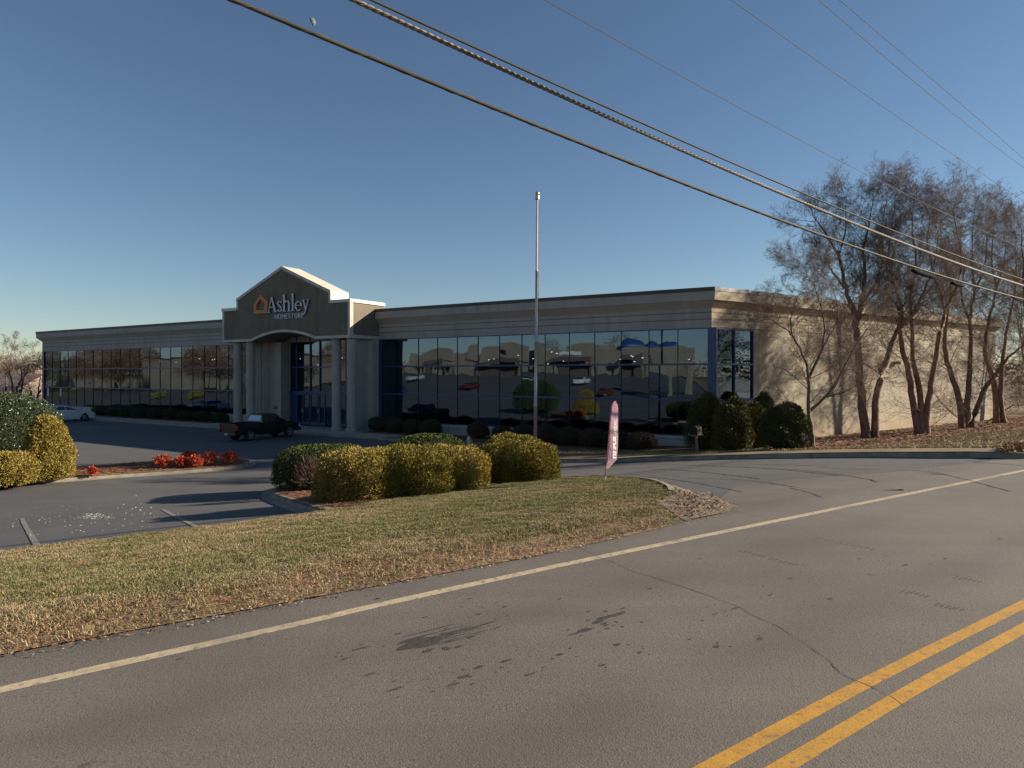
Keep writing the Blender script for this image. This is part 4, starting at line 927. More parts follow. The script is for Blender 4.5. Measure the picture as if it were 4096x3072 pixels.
shrub('golden_shrub', loc, [(0, 0, ht * .4, rx, 1.0, ht * .6), (-.5, .1, ht * .4, rx * .6, .9, ht * .55)], 55000, .032, M['gold'], 'low golden mound in front of the big holly bush at the left edge', LG, 'coreg', asp=2.8, lump=.15, lsc=2.4, up=.35)
# red bushes
for (px, py, wpx, hpx, lab) in ((163.5, 472.3, 15, 12, 'red leafed bush standing alone left of the close red pair'), (182, 472, 12, 10, 'small red bush, front left of the clustered three'), (189.5, 468.8, 13, 13, 'taller red bush at the back of the clustered three'), (196, 471.8, 12, 11, 'red bush at the front right of the clustered three'),
                                (209, 469.8, 13, 13, 'upright red bush just right of the cluster of three'), (230, 468.8, 15.5, 12, 'wide red bush nearest the rounded tip of the island'), (92, 480.5, 6.5, 8, 'tiny red seedling bush alone on the straw near the golden cone')):
    s_ = sc_at(px, py); rx = wpx / 2 / s_ * .88; ht = hpx / s_
    shrub('red_bush', at(px, py, .25, .16), [(0, 0, ht * .55, rx, rx, ht * .46), (rx * .4, 0, ht * .62, rx * .6, rx * .7, ht * .38), (-rx * .45, .05, ht * .5, rx * .55, rx * .7, ht * .4)], 2600, .045, M['redleaf'], lab, 'red leafed bushes on the kerbed island', 'core', cs=.45, asp=2.2, shell=(.4, 1.1), zmin=.06, out=.4, lump=.5, lsc=5)
# foundation hedges along the store
HG = 'dark round foundation shrubs under the store windows'
for k, (t, o, r_, hh, mm, lab) in enumerate([(23.6, 1.3, .72, 1.05, 0, 'dark round shrub next to the right of the entrance columns'), (21.9, 1.4, .7, 1.0, 0, 'second dark round shrub right of the entrance columns'), (20.3, 1.4, .7, 1.0, 0, 'third dark round shrub right of the entrance columns'), (18.7, 1.5, .75, 1.05, 0, 'fourth dark round shrub, just before the gap in the window planting'),
        (14.8, 1.5, .7, 1.0, 1, 'first brownish shrub right of the gap in the window planting'), (12.9, 1.6, .62, .85, 1, 'low reddish shrub left of the flagpole under the windows'), (11.2, 1.7, .75, 1.0, 0, 'dark round shrub right of the flagpole foot under the windows'), (9.6, 1.8, .8, 1.1, 1, 'fuller reddish shrub two right of the flagpole'),
        (8.0, 1.9, .8, 1.0, 0, 'dark round shrub left of the pink feather flag'), (6.4, 2.0, .8, 1.0, 1, 'reddish shrub directly behind the pink feather flag'), (4.9, 2.2, .8, .95, 0, 'dark low shrub between the feather flag and the mailbox'), (3.3, 2.4, .8, .9, 1, 'reddish low shrub just left of the mailbox')]):
    c = FP(t, o, 0); z = h(c[0], c[1]) + .15
    shrub('hedge_shrub', (c[0], c[1], z), [(0, 0, hh * .45, r_, r_, hh * .55)], 5000, .05, M['darkhedge'] if mm == 0 else M['redhedge'], lab, HG, asp=1.4, shell=(.85, 1.05), lump=.2)
wh = ['beside the outermost left column', 'second from the left columns', 'third from the left columns', 'fourth from the left columns', 'fifth from the left columns', 'sixth from the left columns', 'third back from the white sedan', 'second back from the white sedan', 'closest to the nose of the white sedan']
for k in range(9):
    c = FP(41.5 + k * 2.35, 1.5, 0); hh = .8 + .3 * rng.random(); z = FL
    shrub('hedge_shrub', (c[0], c[1], z), [(0, 0, hh * .42, rng.uniform(.65, .95), .7, hh * .55)], 4200, .055, M['darkhedge'], 'dark hedge mound under the left windows, ' + wh[k], HG, asp=1.4, shell=(.85, 1.05), lump=.2)
# conifers at the right corner
CG = 'dark conifers clustered at the sunny corner of the store'
for (p0, p1, yt, yb, mm, lab) in ((689, 724, 394, 452, 'conifer', 'dark olive conifer right behind the mailbox, leftmost of the corner group'), (716, 752, 399, 452.5, 'conifer', 'broad olive conifer second from the mailbox in the corner group'), (722, 742, 393.5, 447, 'conifer', 'slim yellowish conifer peeking up under the corner window'),
                                  (749, 776, 394, 447, 'conifer_g', 'tall dark green conifer peeking up at the back of the corner group'), (738, 768, 404, 450.5, 'conifer', 'middle rounded conifer right of the broad olive one'), (764, 808, 404, 451.5, 'conifer_g', 'rightmost dark green round conifer, beside the small bare tree')):
    loc, rx, ht = dome(p0, p1, yt, yb, 1.0 if yb > 448 else .6, .06)
    shrub('conifer_shrub', loc, [(0, 0, ht * .3, rx, rx, ht * .42), (0, 0, ht * .58, rx * .82, rx * .82, ht * .36), (rx * .08, 0, ht * .78, rx * .5, rx * .5, ht * .24)], 34000, .034, M[mm], lab, CG, 'core', asp=3.2, up=.5, shell=(.72, 1.07), lump=.36, lsc=1.8)

# ------------------------------------------------------------------ bare trees
def np_prisms(segs, sides=3):
    A = np.array([s_[0] for s_ in segs]); B = np.array([s_[1] for s_ in segs]); ra = np.array([s_[2] for s_ in segs]); rb = np.array([s_[3] for s_ in segs])
    d = B - A; d /= (np.linalg.norm(d, axis=1)[:, None] + 1e-9); ref = np.where(np.abs(d[:, 2:3]) < .9, np.array([[0, 0, 1.]]), np.array([[1., 0, 0]]))
    u = np.cross(d, ref); u /= np.linalg.norm(u, axis=1)[:, None]; v = np.cross(d, u); n = len(A); V = np.zeros((n, sides * 2, 3))
    for j in range(sides):
        a = 2 * math.pi * j / sides; o = u * math.cos(a) + v * math.sin(a); V[:, j] = A + o * ra[:, None]; V[:, sides + j] = B + o * rb[:, None]
    i = np.arange(n)[:, None] * sides * 2; F = np.concatenate([i + np.array([[j, (j + 1) % sides, sides + (j + 1) % sides, sides + j]]) for j in range(sides)])
    return V.reshape(-1, 3), F
def rv(r_): return Vector((r_.gauss(0, 1), r_.gauss(0, 1), r_.gauss(0, 1)))
def bare_tree(name, loc, paths, seed, label, group, dens=1.0, tw=0.0075, barkm='bark', low=True, blen=3.1, crown0=0.40, tips=(.5, .9)):
    """paths: limb lines (world points with radii r0, r1); fine branches grow from them"""
    r_ = random.Random(seed); t = root(name, loc, label, 'tree', group); segs = []; L0 = Vector(loc)
    top = max(p[2] for P_, _, _ in paths for p in P_) - loc[2]
    def grow(p, d, L_, rad, lvl):
        n = {1: 6, 2: 4, 3: 3, 4: 2}[lvl]; pts = [p.copy()]; dd = d.copy()
        for i in range(n):
            dd = (dd + rv(r_) * (.07 + .03 * lvl) + Vector((0, 0, (.07, .05, .02, -.03)[lvl - 1]))).normalized(); p = p + dd * (L_ / n)
            f0 = 1 - i / n * .8; f1 = 1 - (i + 1) / n * .8; segs.append((tuple(pts[-1]), tuple(p), max(tw * .5, rad * f0), max(tw * .4, rad * f1))); pts.append(p.copy())
        if lvl >= 4: return
        cnt = int({1: 9, 2: 7, 3: 5.0}[lvl] * dens * (0.75 + .5 * r_.random()) + r_.random())
        for k in range(cnt):
            f = min(.2 + .8 * (k + r_.random()) / max(cnt, 1), .999); i = int(f * n); q = pts[i].lerp(pts[i + 1], f * n - i)
            ax = (pts[i + 1] - pts[i]).normalized(); s_ = ax.cross(rv(r_)).normalized(); e = (ax * .8 + s_ * r_.uniform(.45, .95)).normalized()
            grow(q, e, L_ * (1 - f * .35) * r_.uniform(.42, .68), rad * .42, lvl + 1)
    for P_, r0, r1 in paths:
        P_ = [Vector(p) - L0 for p in P_]; Q = []
        for i in range(len(P_) - 1):
            a, b, c, d = P_[max(i - 1, 0)], P_[i], P_[i + 1], P_[min(i + 2, len(P_) - 1)]
            for j in range(4):
                u = j / 4; Q.append(0.5 * ((2 * b) + (c - a) * u + (2 * a - 5 * b + 4 * c - d) * u * u + (-a + 3 * b - 3 * c + d) * u ** 3) + rv(r_) * r0 * .12)
        Q.append(P_[-1]); n = len(Q) - 1; rads = [r0 + (r1 * .4 - r0) * (i / n) ** .7 for i in range(n + 1)]
        if P_[0].z < .3: Q[0].z = -.15; rads[0] *= 1.3
        mb = MB(); mb.tube(Q, rads, 9); mb.build('trunk' if P_[0].z < .3 else 'limb', M[barkm], t, smooth=True, world=False)
        lens = sum((Q[i + 1] - Q[i]).length for i in range(n)); nb = int(lens * 2.5 * dens) + 2
        for k in range(nb):
            f = min((k + r_.random()) / nb, .999); i = int(f * n); q = Q[i].lerp(Q[i + 1], f * n - i)
            if q.z < top * crown0: 
                if r_.random() < .75: continue
            ax_ = (Q[i + 1] - Q[i]).normalized(); a = k * 2.4 + r_.uniform(-.5, .5); s_ = Vector((math.cos(a), math.sin(a), 0)); s_ = (s_ - ax_ * s_.dot(ax_)).normalized()
            e = (ax_ * r_.uniform(.35, .8) + Vector((0, 0, .3)) + s_ * r_.uniform(.7, 1.2)).normalized(); hz = q.z / top
            grow(q, e, blen * (1.15 - .55 * hz) * r_.uniform(.6, 1.15), max(.010, min(rads[i] * .3, .026)), 1)
        for k in range(3): grow(Q[-1], ((Q[-1] - Q[-3]).normalized() + rv(r_) * .35).normalized(), blen * r_.uniform(*tips) * .75, min(rads[-1], .02), 1)
        if low:
            for k in range(int(44 * dens)):
                f = r_.uniform(.05, .6); i = min(int(f * n), n - 1); q = Q[i].lerp(Q[i + 1], f * n - i)
                if q.z > top * .55: continue
                a = r_.uniform(0, 6.28); grow(q, Vector((math.cos(a), math.sin(a), r_.uniform(-.1, .6))).normalized(), r_.uniform(1.0, 2.6), .010, 3 if k % 3 else 2)
    V, F = np_prisms(segs); np_mesh('crown', V, F, M['twig'], t); return t
TG = 'bare birches in a row along the side wall'
def tree_at(px, py): return at(px, py, 0, .02)
def limb(pts, base, r0, r1, seed, spread=.22):
    """pts in crop pixels measured on the photograph; the depth wanders round the depth of the tree's foot"""
    r_ = random.Random(seed); Y = base[1]; out = []; dy = 0
    for i, (x, y) in enumerate(pts):
        px, py = 700 + x * .21094, 130 + y * .21094; yy = Y + dy; out.append(((px - 512) / FPX * yy, yy, EYE + (HZ - py) / FPX * yy)); dy += r_.uniform(-spread, spread)
    return (out, r0, r1)
def mk(name, foot, limbs, seed, label, **kw):
    b = tree_at(*foot); ps = []
    for i, (pts, r0, r1) in enumerate(limbs):
        ps.append(limb(pts, b, r0, r1, seed + i))
    for P_, _, _ in ps:       # stems that start at the foot really start there
        if P_[0][2] - b[2] < .5: P_[0] = (P_[0][0], b[1] + rng.uniform(-.1, .1), b[2] - .1)
    bare_tree(name, b, ps, seed, label, TG, **kw)
mk('bare_tree', (812, 449), [([(530, 1510), (525, 1400), (515, 1330), (512, 1180), (500, 1090), (445, 985), (385, 930), (320, 890)], .13, .03), ([(517, 1335), (575, 1285), (640, 1210), (690, 1110), (740, 1020), (800, 930), (830, 850)], .085, .02),
    ([(512, 1185), (560, 1080), (590, 960), (572, 840), (530, 720), (450, 650)], .075, .02), ([(560, 1080), (600, 1000), (650, 900), (640, 780), (600, 690)], .05, .015), ([(440, 985), (430, 900), (460, 800), (500, 740)], .04, .015), ([(600, 1265), (700, 1235), (790, 1170)], .05, .015)],
   3, 'small spreading bare tree beside the dark conifers, in front of the wall', barkm='bark_g', dens=.95, blen=2.1, crown0=.22, low=False)
mk('birch_tree', (866, 440), [([(785, 1470), (765, 1250), (745, 1000), (725, 860), (690, 750), (655, 600), (600, 500), (550, 430)], .27, .05), ([(740, 930), (765, 820), (782, 700), (775, 560), (800, 450), (820, 340)], .16, .04),
    ([(822, 1465), (840, 1230), (890, 1080), (940, 950), (1010, 870), (1060, 760), (1110, 640), (1130, 500)], .22, .05), ([(765, 820), (830, 730), (865, 610), (858, 450), (885, 340)], .10, .03), ([(690, 750), (640, 690), (612, 650)], .09, .05), ([(655, 600), (690, 480), (690, 350)], .07, .03), ([(940, 950), (950, 820), (910, 680), (930, 540)], .09, .03)],
   11, 'nearest twin stemmed birch, second bare tree from the left')
mk('birch_tree', (922, 435.8), [([(1035, 1442), (1010, 1280), (980, 1120), (950, 980), (955, 860), (930, 740), (895, 620), (905, 480), (925, 320)], .21, .04), ([(1050, 1442), (1040, 1250), (1010, 1080), (1003, 950), (1000, 800), (1020, 640), (1010, 480), (1000, 360)], .2, .04),
    ([(1068, 1442), (1080, 1280), (1110, 1120), (1138, 960), (1160, 850), (1120, 720), (1080, 560), (1090, 420)], .22, .04), ([(1160, 850), (1210, 760), (1240, 640), (1220, 500), (1190, 350)], .12, .04), ([(955, 860), (880, 760), (840, 640)], .08, .03)],
   22, 'three stemmed birch in the middle of the row, stems fanning from one foot')
mk('birch_tree', (965, 429.8), [([(1245, 1410), (1225, 1260), (1180, 1130), (1160, 1000), (1170, 880), (1190, 740), (1150, 600), (1140, 440)], .23, .04), ([(1262, 1410), (1270, 1250), (1285, 1050), (1280, 900), (1300, 760), (1290, 600), (1300, 400)], .22, .04),
    ([(1280, 1400), (1340, 1250), (1400, 1160), (1460, 1080), (1530, 1020), (1600, 900)], .2, .06), ([(1280, 900), (1240, 800), (1250, 650), (1230, 480)], .1, .03), ([(1300, 760), (1350, 640), (1360, 480)], .09, .03)],
   33, 'wide forked birch right of the middle one, with a low stem leaning right')
mk('birch_tree', (1001, 424.5), [([(1405, 1392), (1395, 1200), (1350, 1050), (1370, 900), (1400, 760), (1380, 600), (1400, 420)], .24, .04), ([(1438, 1392), (1425, 1200), (1440, 1050), (1470, 880), (1500, 700), (1490, 480)], .22, .04), ([(1400, 760), (1440, 640), (1450, 500)], .1, .03)],
   44, 'birch at the far end of the side wall near the leaning plank')
mk('birch_tree', (1042, 424), [([(1600, 1390), (1590, 1200), (1560, 1000), (1540, 800), (1530, 600), (1520, 450)], .24, .04), ([(1615, 1390), (1640, 1150), (1660, 900), (1650, 600)], .22, .04), ([(1540, 800), (1600, 640), (1590, 480)], .1, .03)],
   55, 'birch cut by the right edge of the view')
# further bare trees behind the end of the building
def simple_paths(x, y, ht, sd, n=3, sp=2.2):
    r_ = random.Random(sd); z = h(x, y); out = []
    for k in range(n):
        a = r_.uniform(0, 6.28); P_ = [(x + .1 * k, y, z)]
        for i in range(1, 7): f = i / 6; P_.append((x + math.cos(a) * sp * f ** .8 + r_.uniform(-.3, .3), y + math.sin(a) * sp * f ** .8, z + ht * .85 * f))
        out.append((P_, .2, .035))
    return out
for (x, y, ht, sd, lab) in ((52, 66, 15, 61, 'bare tree beyond the far end of the side wall, thin and grey'), (60, 77, 16, 62, 'tall bare tree at the back right, behind the birch row'), (51, 59, 13, 64, 'shorter bare tree tangled in the brush at the right edge')):
    bare_tree('bare_tree', (x, y, h(x, y)), simple_paths(x, y, ht, sd), sd, lab, 'bare trees behind the birch row', .7, .012, 'bark_g', low=False)
# brush at the far right
V, F = leaves([(2, 3, 1.6, 5, 5, 2.6), (6, 4, 1.8, 7, 6, 3.4), (12, 10, 2, 8, 8, 4.5), (4, 8, 2, 6, 6, 4.2)], 40000, .035, asp=16, out=.3, up=.5, shell=(.2, 1.1), rand=1.2, p=2)
br = root('brush', (52, 62, h(52, 62)), None, None); bpy.data.objects.remove(br)
b_ = np_mesh('brush', V + np.array([[52, 62, h(52, 62)]]), F, M['twig'], None); tag(b_, 'tangle of brown brush beyond the far end of the side wall', 'brush', kind='stuff')

# ------------------------------------------------------------------ poles, wires
def wire_pts(pix_, q, a0=-12.5, a1=45):
    A = []; Z = []
    for (px, py) in pix_:
        r_ = (px / 4 - 512) / FPX; Y = q / (N[0] * r_ + N[1]); X = r_ * Y; A.append(U[0] * X + U[1] * Y); Z.append(EYE + (HZ - py / 4) / FPX * Y)
    c = np.polyfit(A, Z, 2); c_ = np.poly1d(c); 
    return [(*aq(a, q), float(c_(a))) for a in np.linspace(a0, a1, 90)], c_
wires = [('cable', [(888, 0), (1288, 146), (1586.6, 267.9), (1946, 415), (2300, 563), (2500, 638.5), (3000, 837), (3185, 900), (3635, 1070), (4096, 1196)], -8.0, .027, 'cable', 'lowest thick dark cable, carrying the two black splice cases'),
         ('cable', [(1396.7, 0), (1817, 183), (2300, 407), (2500, 498), (3000, 716.6), (3538, 947), (4096, 1142)], -8.0, .010, 'cable', 'thick twisted bundle cable just above the lowest one'),
         ('cable', [(1478, 0), (1817, 152.6), (2300, 369.5), (2500, 461.8), (3000, 680.7), (3510, 899.7), (4096, 1119)], -7.9, .016, 'cable', 'slimmer dark cable running close above the twisted bundle'),
         ('wire', [(2176, 0), (2500, 176.8), (3000, 453), (3510, 722), (3717, 822)], -8.0, .006, 'wire', 'thin grey wire above the thick cables, passing behind the tree tops'),
         ('wire', [(2927, 0), (3510, 411), (4096, 804.5)], -8.2, .007, 'wire', 'thin power line, lowest of the three in the upper right sky'),
         ('wire', [(3275.6, 0), (3690, 353.5), (4096, 671)], -8.0, .007, 'wire', 'thin power line, middle of the three in the upper right sky'),
         ('wire', [(3358.6, 0), (3726.5, 313.9), (4096, 635)], -7.6, .007, 'wire', 'thin power line, topmost of the three in the upper right corner')]
ends = []
for i, (nm, pp, q, rad, mm, lab) in enumerate(wires):
    pts, c_ = wire_pts(pp, q)
    if i >= 4:       # only three samples: fit over the visible part, continue gently
        pass
    mb = MB(); mb.tube(pts, rad, 8)
    if i == 0:
        hx = []
        for k in range(900):
            a = -6 + 42 * k / 900; z = float(c_(a)); th_ = a * 2 * math.pi * 1.4; x, y = aq(a, q + math.cos(th_) * (rad + .002)); hx.append((x, y, z + math.sin(th_) * (rad + .002)))
        mb.tube(hx, .0025, 4, mi=1)
    if i == 1:
        for st_ in range(3):
            hx = []
            for k in range(1900):
                a = -3 + 40 * k / 1900; z = float(c_(a)); th_ = a * 2 * math.pi * 3.1 + st_ * 2.094; x, y = aq(a, q + math.cos(th_) * .017); hx.append((x, y, z + math.sin(th_) * .017))
            mb.tube(hx, .0155, 6, mi=1)
    o = mb.build(nm, [M[mm], M['strand']], None, smooth=True); tag(o, lab, nm, 'overhead lines along the road')
    ends.append((float(c_(-12.5)), float(c_(45)), q)); 
    if i == 0: c0 = c_
for (pa, pb, hh, lab) in (((912, 936), 0, .055, 'longer black splice case hanging on the lowest cable'), ((951, 963), 0, .05, 'shorter black splice case further right on the lowest cable')):
    aa = []
    for px in pa:
        r_ = (px - 512) / FPX; Y = -8.0 / (N[0] * r_ + N[1]); aa.append(U[0] * r_ * Y + U[1] * Y)
    t = root('splice_case', (*aq(aa[0], -8.0), float(c0(aa[0]))), lab, 'splice case', 'black splice cases on the lowest cable')
    mb = MB(); P0 = [Vector((*aq(a, -8.0), float(c0(a)) - .11)) for a in np.linspace(aa[0], aa[1], 7)]
    mb.tube(P0, [hh * .55, hh * 1.0, hh, hh * 1.05, hh, hh * 1.0, hh * .55], 10); mb.build('case', M['case'], t, smooth=True)
    for a in (aa[0] + .15, aa[1] - .15):
        mb = MB(); p = (*aq(a, -8.0), float(c0(a))); mb.tube([(p[0], p[1], p[2] + .03), (p[0], p[1], p[2] - .12)], .02, 6); mb.build('hanger', M['black'], t)
for a, lab in ((-12.5, 'wooden utility pole left of the view carrying the overhead lines'), (45, 'wooden utility pole right of the view carrying the overhead lines')):
    x, y = aq(a, -8.3); t = root('utility_pole', (x, y, h(x, y)), lab, 'utility pole', 'utility poles along the road'); top = max(e[0 if a < 0 else 1] for e in ends) + .4
    mb = MB(); mb.tube([(x, y, h(x, y) - .3), (x, y, top)], [.17, .12], 14); mb.build('pole', M['polewood'], t, smooth=True)
    mb = MB(); n0 = aq(a, -9.4); n1 = aq(a, -7.2); mb.tube([(*n0, top - .5), (*n1, top - .5)], .06, 6); mb.build('crossarm', M['polewood'], t)

# ------------------------------------------------------------------ flagpole, feather flag, mailbox, hydrant
fx, fy = (535 - 512) / FPX * 33, 33.0; fz = h(fx, fy) + .1; ftx = (537.3 - 512) / FPX * 33; ftz = EYE + (374 - 199.5) / FPX * 33
t = root('flagpole', (fx, fy, fz), 'tall bare galvanised flagpole with a small ball on top, no flag', 'flagpole')
V0 = Vector((fx, fy, fz)); V1 = Vector((ftx, fy, ftz))
pp = [V0.lerp(V1, f) for f in (0, .2, .2, .215, .215, .45, .45, .46, .46, .72, .72, .73, .73, 1)]
mb = MB(); mb.tube(pp, [.085, .083, .088, .088, .08, .075, .08, .08, .072, .062, .067, .067, .058, .045], 14); mb.build('pole', mat('pole_metal', (0.62, 0.52, 0.50), 0.5, (0.5, 0.42, 0.41), 2, metal=.2), t, smooth=True)
mb = MB(); mb.tube([V1, V1 + Vector((0, 0, .18))], [.11, .11], 12); mb.build('truck_cap', M['gal'], t, ang=40)
bm = bmesh.new(); bmesh.ops.create_uvsphere(bm, u_segments=16, v_segments=10, radius=.11); me = bpy.data.meshes.new('finial'); bm.to_mesh(me); bm.free(); o = link('finial', me, t, mat('gold_ball', (0.55, 0.42, 0.25), .35, metal=.6), True); o.location = V1 - V0 + Vector((0, 0, .29))
mb = MB(); mb.tube([V0 + Vector((.11, 0, 1.2)), V1 + Vector((.10, 0, -.1))], .008, 4); mb.build('halyard', M['wire'], t)
bx, by = G(605.2, 481.4, .1); bz = h(bx, by) + .1; s_ = FPX / by
def BF(px, py, d=0.0):       # plane of the feather flag, facing the road
    u_ = (px - 605.2) / s_; v_ = (481.4 - py) / s_; return Vector((bx + u_ * 1.12, by + u_ * .9 + d + .03 * math.sin(v_ * 3.2 + u_ * 4), bz + v_))
t = root('feather_flag', (bx, by, bz), 'pink feather flag with white lettering, standing on the tip of the grass by the drive', 'flag')
L_ = [(606.3, 468.8), (606.9, 460), (607.7, 450), (608.6, 438), (609.6, 425), (610.6, 415), (611.6, 408), (613.0, 403.8), (614.6, 401.9)]
Rr = [(608.5, 469.6), (617.0, 461), (617.8, 450), (618.1, 438), (618.3, 425), (618.5, 415), (618.5, 409.5), (618.0, 405.2), (616.0, 402.4)]
mb = MB(); K_ = 6; n = len(L_); vs = []
LL = []; RR = []
for i in range(n - 1):
    for j in range(4):
        f = j / 4; LL.append((L_[i][0] + (L_[i + 1][0] - L_[i][0]) * f, L_[i][1] + (L_[i + 1][1] - L_[i][1]) * f)); RR.append((Rr[i][0] + (Rr[i + 1][0] - Rr[i][0]) * f, Rr[i][1] + (Rr[i + 1][1] - Rr[i][1]) * f))
LL.append(L_[-1]); RR.append(Rr[-1]); n = len(LL)
for dd in (-.006, .006):
    b = len(mb.v)
    for i in range(n):
        for j in range(K_ + 1):
            f = j / K_; mb.v.append(tuple(BF(LL[i][0] + (RR[i][0] - LL[i][0]) * f, LL[i][1] + (RR[i][1] - LL[i][1]) * f, dd)))
    for i in range(n - 1):
        for j in range(K_):
            q_ = (b + i * (K_ + 1) + j, b + i * (K_ + 1) + j + 1, b + (i + 1) * (K_ + 1) + j + 1, b + (i + 1) * (K_ + 1) + j); mb.f.append(q_ if dd < 0 else q_[::-1]); mb.m.append(0)
nn_ = n * (K_ + 1)
for i in range(n - 1):
    a0 = i * (K_ + 1); a1 = (i + 1) * (K_ + 1); mb.f.append((a0, a1, a1 + nn_, a0 + nn_)); mb.f.append((a0 + K_, a0 + K_ + nn_, a1 + K_ + nn_, a1 + K_)); mb.m += [0, 0]
mb.build('banner', M['pink'], t, smooth=True)
mb = MB(); mb.tube([BF(605.1, 483), BF(605.9, 472), BF(606.2, 468)] + [BF(a - .15, b) for a, b in LL[::2]] + [BF(616.3, 402.0)], [.016] * 3 + [.012] * (len(LL[::2]) + 1), 6); mb.build('pole', M['pinkd'], t, smooth=True)
mb = MB(); mb.tube([BF(605.1, 483.2), BF(605.5, 476.5)], .02, 8); mb.build('spike', M['alu'], t)
def text_mesh(txt, size, bold=0.0):
    cu = bpy.data.curves.new('t', 'FONT'); cu.body = txt; cu.size = size; cu.offset = bold; cu.shear = 0.25; o = bpy.data.objects.new('t', cu); C.objects.link(o)
    dg = bpy.context.evaluated_depsgraph_get(); me = bpy.data.meshes.new_from_object(o.evaluated_get(dg)); bpy.data.objects.remove(o); return me
def flag_text(txt, size, bold, y_start, x_base, length, name):
    me = text_mesh(txt, size, bold); xs = [v.co.x for v in me.vertices]; k = length / (max(xs) - min(xs)); x0 = min(xs)
    for v in me.vertices:
        along = (v.co.x - x0) * k; across = v.co.y
        v.co = BF(x_base - across * s_ + along * 0.055 * 0, y_start - along * s_, -.012) - Vector((bx, by, bz))
    o = link(name, me, t, M['white'])
    return o
flag_text('TEMPUR', .110, .006, 460.5, 615.9, 23.5 / s_, 'lettering'); flag_text('-PEDIC', .105, 0.002, 436.2, 616.6, 17.0 / s_, 'lettering')
mb = MB()
mb.tube([BF(*p, -.012) for p in ((611.6, 460), (610.2, 458.5), (610.0, 455.5), (612.2, 453.8), (611.6, 457), (613.2, 460))], .0055, 4); mb.build('figure_outline', M['white'], t)
mb = MB(); mb.tube([BF(*p, -.012) for p in ((611.8, 452), (610.4, 447), (611.6, 443), (611.0, 440), (613.4, 435), (613.6, 428), (614.8, 424), (615.4, 419), (616.4, 415))], .0055, 4); mb.build('figure_outline', M['white'], t)
# mailbox
mx, my = G(697.6, 453.4, .15); mz = h(mx, my) + .14; s_ = FPX / my
t = root('mailbox', (mx, my, mz), 'small black mailbox with red flag on a crooked wooden post behind the kerb', 'mailbox')
mb = MB(); mb.tube([(mx, my, mz - .2), (mx - .03, my, mz + .35), (mx - .06, my, mz + .62)], [.055, .045, .05], 8); mb.build('post', M['wood'], t, bevel=0)
mb = MB(); mb.hexa([(mx - .24, my - .28, mz + .61), (mx + .12, my - .28, mz + .63), (mx + .12, my + .28, mz + .63), (mx - .24, my + .28, mz + .61), (mx - .24, my - .28, mz + .635), (mx + .12, my - .28, mz + .655), (mx + .12, my + .28, mz + .655), (mx - .24, my + .28, mz + .635)]); mb.build('board', M['wood'], t)
prof = [(-.13, 0), (.13, 0), (.13, .16)] + [(.13 * math.cos(R(a)), .16 + .12 * math.sin(R(a))) for a in range(15, 180, 15)] + [(-.13, .16)]
mb = MB(); n = len(prof); rz = R(-32); ca, sa = math.cos(rz), math.sin(rz)
def mp_(x, y, z): return (mx - .06 + x * ca - y * sa, my + x * sa + y * ca, mz + .65 + z)
mb.add([mp_(a, -.25, b) for a, b in prof] + [mp_(a, .25, b) for a, b in prof], [tuple(range(n)), tuple(reversed(range(n, 2 * n)))] + [(i, n + i, n + (i + 1) % n, (i + 1) % n) for i in range(n)]); mb.build('box', mat('dark_box_metal', (0.035, 0.032, 0.032), .4, (0.06, 0.055, 0.05), 8, metal=.3), t, bevel=.006)
mb = MB(); mb.add([mp_(a * 1.04, -.275, b * 1.02) for a, b in prof] + [mp_(a * 1.04, -.25, b * 1.02) for a, b in prof], [tuple(range(n)), tuple(reversed(range(n, 2 * n)))] + [(i, n + i, n + (i + 1) % n, (i + 1) % n) for i in range(n)]); mb.build('door', M['black'], t)
mb = MB(); f0 = [mp_(.135, -.12, .10), mp_(.15, -.12, .10), mp_(.15, .06, .13), mp_(.135, .06, .13), mp_(.135, -.12, .145), mp_(.15, -.12, .145), mp_(.15, .06, .175), mp_(.135, .06, .175)]; mb.hexa(f0); mb.build('flag', M['red'], t)
t.scale = (1.0, 1.0, 1.0); ksc = (453.4 - 425.6) / s_ / .93; t.scale = (ksc, ksc, ksc)
# hydrant
c = at(469, 449.5, 0, .12); t = root('hydrant', c, 'small pale grey fire hydrant seen just over the golden shrubs left of the flagpole', 'hydrant')
mb = MB(); mb.lathe(c, [(.14, 0), (.14, .05), (.10, .06), (.10, .42), (.13, .43), (.13, .48), (.10, .5), (.085, .58), (.03, .62), (.03, .67)], 16); mb.build('barrel', M['gal'], t, ang=40)
mb = MB(); mb.tube([(c[0] - .17, c[1], c[2] + .36), (c[0] + .17, c[1], c[2] + .36)], .05, 10); mb.build('outlet', M['gal'], t)
# leaning plank at the far end
p0 = G(983, 424.5); s_ = p0[1]; t_ = MB(); A = Vector((p0[0], p0[1], h(*p0))); B = Vector(((1014 - 512) / FPX * (s_ - .5), s_ - .5, EYE + (374 - 404) / FPX * s_)); t_.tube([A, B], .05, 4)
tag(t_.build('plank', M['wood'], None), 'pale wooden plank leaning against the end birch', 'plank')

